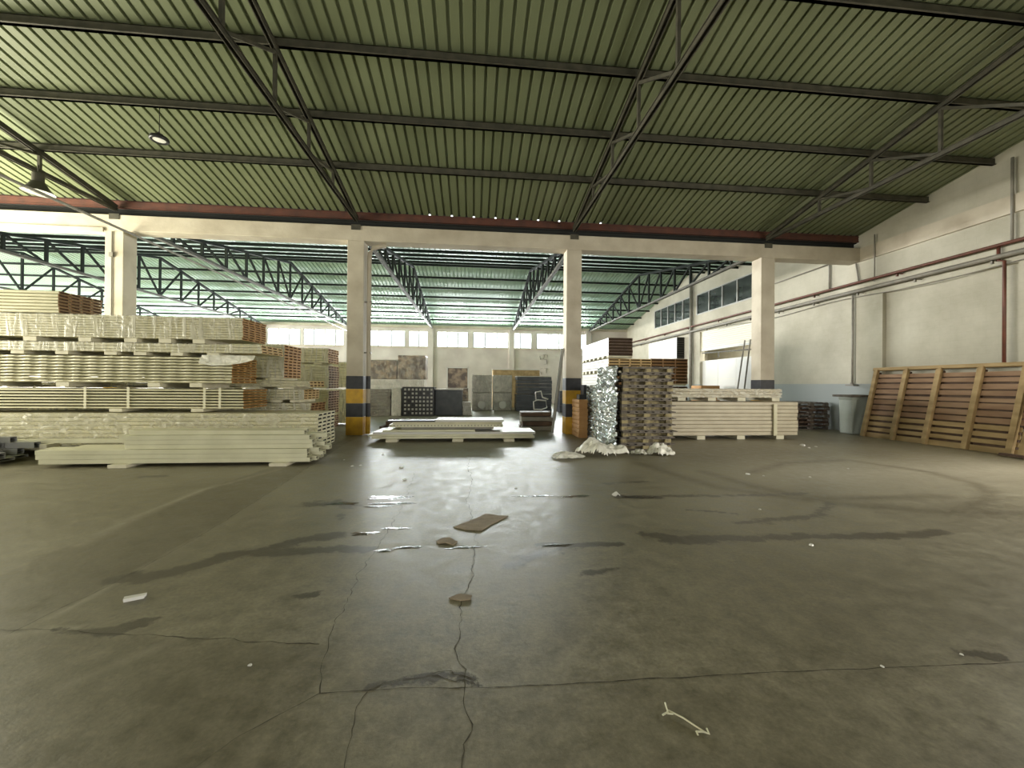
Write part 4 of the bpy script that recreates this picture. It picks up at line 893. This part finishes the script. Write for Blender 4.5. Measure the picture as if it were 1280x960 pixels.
# ------------------------------------------------------------------ big wooden pallets leaning on the right wall
def leaning(y0, y1, xb, xt, zt, stringers, label, mstr=M_WOODL, mslat=M_WOODP, nsl=12, top=True):
    root = thing('large_pallet', (xb, y0, 0), label, 'large pallet')
    L = y1-y0; v_ = Vector((xt-xb, 0, zt)); Hh = v_.length; v_.normalize(); u_ = Vector((0, 1, 0)); n_ = Vector((-v_.z, 0, v_.x))
    def pb(nm, a0, a1, b0, b1, c0, c1, m, jit=.004):
        b_ = MB(); vs = []
        for a in (a0, a1):
            for b in (b0, b1):
                for c in (c0, c1): vs.append(u_*(a+random.uniform(-jit, jit))+v_*(b+random.uniform(-jit, jit))+n_*c)
        b_.add(vs, [(0, 1, 3, 2), (4, 6, 7, 5), (0, 4, 5, 1), (2, 3, 7, 6), (0, 2, 6, 4), (1, 5, 7, 3)], m); return b_.obj(nm, root, bevel=.004)
    for k in range(nsl):
        b0 = .04+(Hh-.16)*k/(nsl-.4); wob = random.uniform(-.015, .015); wd_ = random.choice((.10, .11, .13))
        pb('slat', .01, L-.01, b0+wob, b0+wob+wd_, 0, .02, random.choice((mslat, mslat, mstr)), .008)
    for k in range(nsl-1):
        b0 = .135+(Hh-.16)*k/(nsl-.4); pb('gap_shade_slat', .01, L-.01, b0, b0+.10, -.075, -.055, M_WOODD, .006)  # added dark boards fill the gaps, standing in for the shade behind
    for a in stringers:
        pb('spacer_block', a-.05, a+.07, .05, Hh-.05, -.055, 0, M_WOODD)
        pb('stringer', a-.05, a+.02, -.02, Hh+.02, .022, .115, mstr)
        pb('stringer', a+.024, a+.075, .0, Hh-.02, .022, .10, mstr)
    if top: pb('top_rail', -.02, L+.02, Hh-.01, Hh+.08, .0, .09, mstr)
    pb('bottom_rail', 0, L, -.03, .05, .0, .02, mstr)
    return root
leaning(7.72, 11.30, 12.12, 12.60, 2.03, [.10, .92, 1.80, 2.62, 3.48], 'large slatted wooden pallet leaning on the right wall, nearest the grey bin')
leaning(4.1, 7.60, 11.95, 12.58, 2.05, [.1, .95, 1.8, 2.65, 3.40], 'second large slatted pallet leaning on the wall at the right edge of the frame', M_WOODL, M_CARD if False else M_WOODP)
t = thing('loose_board', (11.75, 7.0, .0), 'loose brown board on the floor before the second leaning pallet', 'board')
b_ = MB(); b_.bar((.0, .75, .05), (-.25, -1.4, .05), .14, .05, M_WOODD); b_.obj('board', t)

# ------------------------------------------------------------------ things on the floor
def flat_piece(name, pts, z, th, m, label, cat, warp=.0):
    b_ = MB(); n = len(pts); cx = sum(p[0] for p in pts)/n; cy = sum(p[1] for p in pts)/n
    vs = [(p[0]-cx, p[1]-cy, z+warp*abs(math.sin(i*2.3))) for i, p in enumerate(pts)]; vs += [(a, b, c+th) for a, b, c in vs]
    b_.add(vs, [tuple(range(n))[::-1], tuple(range(n, 2*n))]+[(i, (i+1) % n, n+(i+1) % n, n+i) for i in range(n)], m)
    o = b_.obj(name, label=label, cat=cat); o.location = (cx, cy, 0); return o
flat_piece('cardboard_sheet', [(-.20, 4.20), (-.06, 4.10), (.085, 4.06), (.20, 4.24), (.405, 4.50), (.30, 4.53), (.15, 4.60), (.03, 4.44)], .003, .005, M_CARD, 'torn dirty cardboard sheet lying on the main floor crack', 'cardboard', .002)
flat_piece('brown_scrap', [(-.34, 3.82), (-.31, 3.76), (-.25, 3.77), (-.18, 3.72), (-.14, 3.8), (-.18, 3.83), (-.22, 3.90), (-.30, 3.88)], .002, .008, M_CARD, 'brown scrap left of the cardboard between the puddles', 'scrap', .006)
flat_piece('brown_scrap', [(-.16, 2.80), (-.08, 2.76), (-.01, 2.77), (.0, 2.82), (-.09, 2.85)], .002, .008, M_CARD, 'small tan scrap lying on the floor crack nearer than the cardboard', 'scrap', .002)
t = thing('white_chip', (-2.32, 2.98, 0), 'small white foam offcut alone on the floor at left', 'foam offcut', None, .45)
b_ = MB(); b_.box(-.055, .055, -.022, .022, .001, .022, M_WHITE, .004); b_.obj('offcut', t)
t = thing('plastic_fitting', (.95, 1.67, 0), 'broken white plastic fitting with two forked ends in the foreground', 'plastic fitting')
b_ = MB(); b_.tube([(-.05, .08, .009), (.0, .03, .010), (.055, -.045, .008)], .0035, M_RAIL); b_.obj('stem', t)
b_ = MB(); b_.tube([(-.085, .055, .008), (-.055, .065, .012), (-.04, .12, .008)], .004, M_RAIL); b_.tube([(-.06, .06, .01), (-.035, .055, .01)], .004, M_RAIL); b_.obj('upper_fork', t)
b_ = MB(); b_.tube([(.02, -.04, .008), (.05, -.045, .010), (.07, -.055, .008), (.075, -.03, .008)], .004, M_RAIL); b_.tube([(.02, -.04, .01), (.02, -.055, .006)], .004, M_RAIL); b_.obj('lower_fork', t)
random.seed(11)
scr = [(-1.17, 2.23), (8.27, 9.04), (4.69, 6.37), (4.88, 6.24), (6.9, 6.69), (3.5, 4.53), (3.2, 3.47), (-2.52, 8.07), (-2.18, 7.44), (-2.05, 7.5), (-1.27, 7.25), (2.75, 1.98), (.62, 5.7), (-1.07, 6.34), (2.2, 1.93), (8.43, 9.42), (8.6, 9.2), (1.5, 7.0), (-1.9, 8.6), (5.6, 6.1), (-.4, 1.5)]
for i, (x, y) in enumerate(scr):
    b_ = MB(); s1 = random.uniform(.010, .03)*(1 if y < 3 else (1.2 if y < 6 else 1.7)); s1 = .075 if i == 15 else (.012 if i in (0, 14, 20) else s1)
    n = 7; pts = [(s1*random.uniform(.6, 1.2)*math.cos(2*PI*k/n), s1*random.uniform(.6, 1.2)*math.sin(2*PI*k/n)) for k in range(n)]
    zt = s1*.6
    b_.add([(a, b, .001) for a, b in pts]+[(a*.7, b*.7, zt*random.uniform(.6, 1)) for a, b in pts], [tuple(range(n))[::-1], tuple(range(n, 2*n))]+[(k, (k+1) % n, n+(k+1) % n, n+k) for k in range(n)], M_WHITE)
    o = b_.obj('white_scrap', label='small white scrap scattered on the bare concrete floor', cat='scrap', group='white scraps on the floor'); o.location = (x, y, 0)
# puddles: shallow sheets of water
def puddle(cx, cy, rx, ry, seed, label, rot=0):
    b_ = MB(); n = 72; vs = [(0, 0, .004)]
    for k in range(n):
        a = 2*PI*k/n; r = 1+.7*nz3(math.cos(a)*1.2, math.sin(a)*1.2, seed, 1.8)+.45*nz3(math.cos(a), math.sin(a), seed+3, 5)
        x, y = rx*r*math.cos(a), ry*r*math.sin(a); vs.append((x*math.cos(rot)-y*math.sin(rot), x*math.sin(rot)+y*math.cos(rot), .0025))
    b_.add(vs, [(0, k+1, (k+1) % n+1) for k in range(n)], M_WATER); o = b_.obj('puddle', label=label, cat='puddle'); o.location = (cx, cy, 0); return o
puddle(-1.10, 5.36, .27, .085, 1, 'widest puddle, shining white, left of the cardboard and farther back')
puddle(-1.02, 5.10, .30, .04, 21, 'long bright sliver of water just before the widest puddle')
puddle(-1.16, 4.98, .16, .03, 25, 'short bright sliver, second before the widest puddle')
puddle(-1.62, 5.14, .20, .05, 2, 'dark streaky puddle left of the widest one')
puddle(-1.06, 4.10, .12, .05, 3, 'small puddle crossed by the left crack')
puddle(-.78, 4.22, .13, .03, 4, 'narrow sliver of water just right of the left crack')
puddle(-.80, 3.66, .07, .03, 15, 'tiny puddle on the left crack, nearest of those by the brown scrap')
puddle(-.60, 3.72, .12, .025, 5, 'thin puddle left of the brown scrap')
puddle(-.06, 3.68, .15, .022, 6, 'thin puddle right of the brown scrap')
puddle(.85, 5.30, .22, .03, 7, 'long thin puddle far left of the crumpled white piece')
puddle(1.32, 5.24, .20, .045, 17, 'long thin puddle between the crumpled white piece and another one')
puddle(2.25, 5.16, .22, .05, 9, 'short dark puddle right of the crumpled white piece')
puddle(.80, 3.66, .12, .018, 8, 'thin white edged puddle at the start of the dark streak')
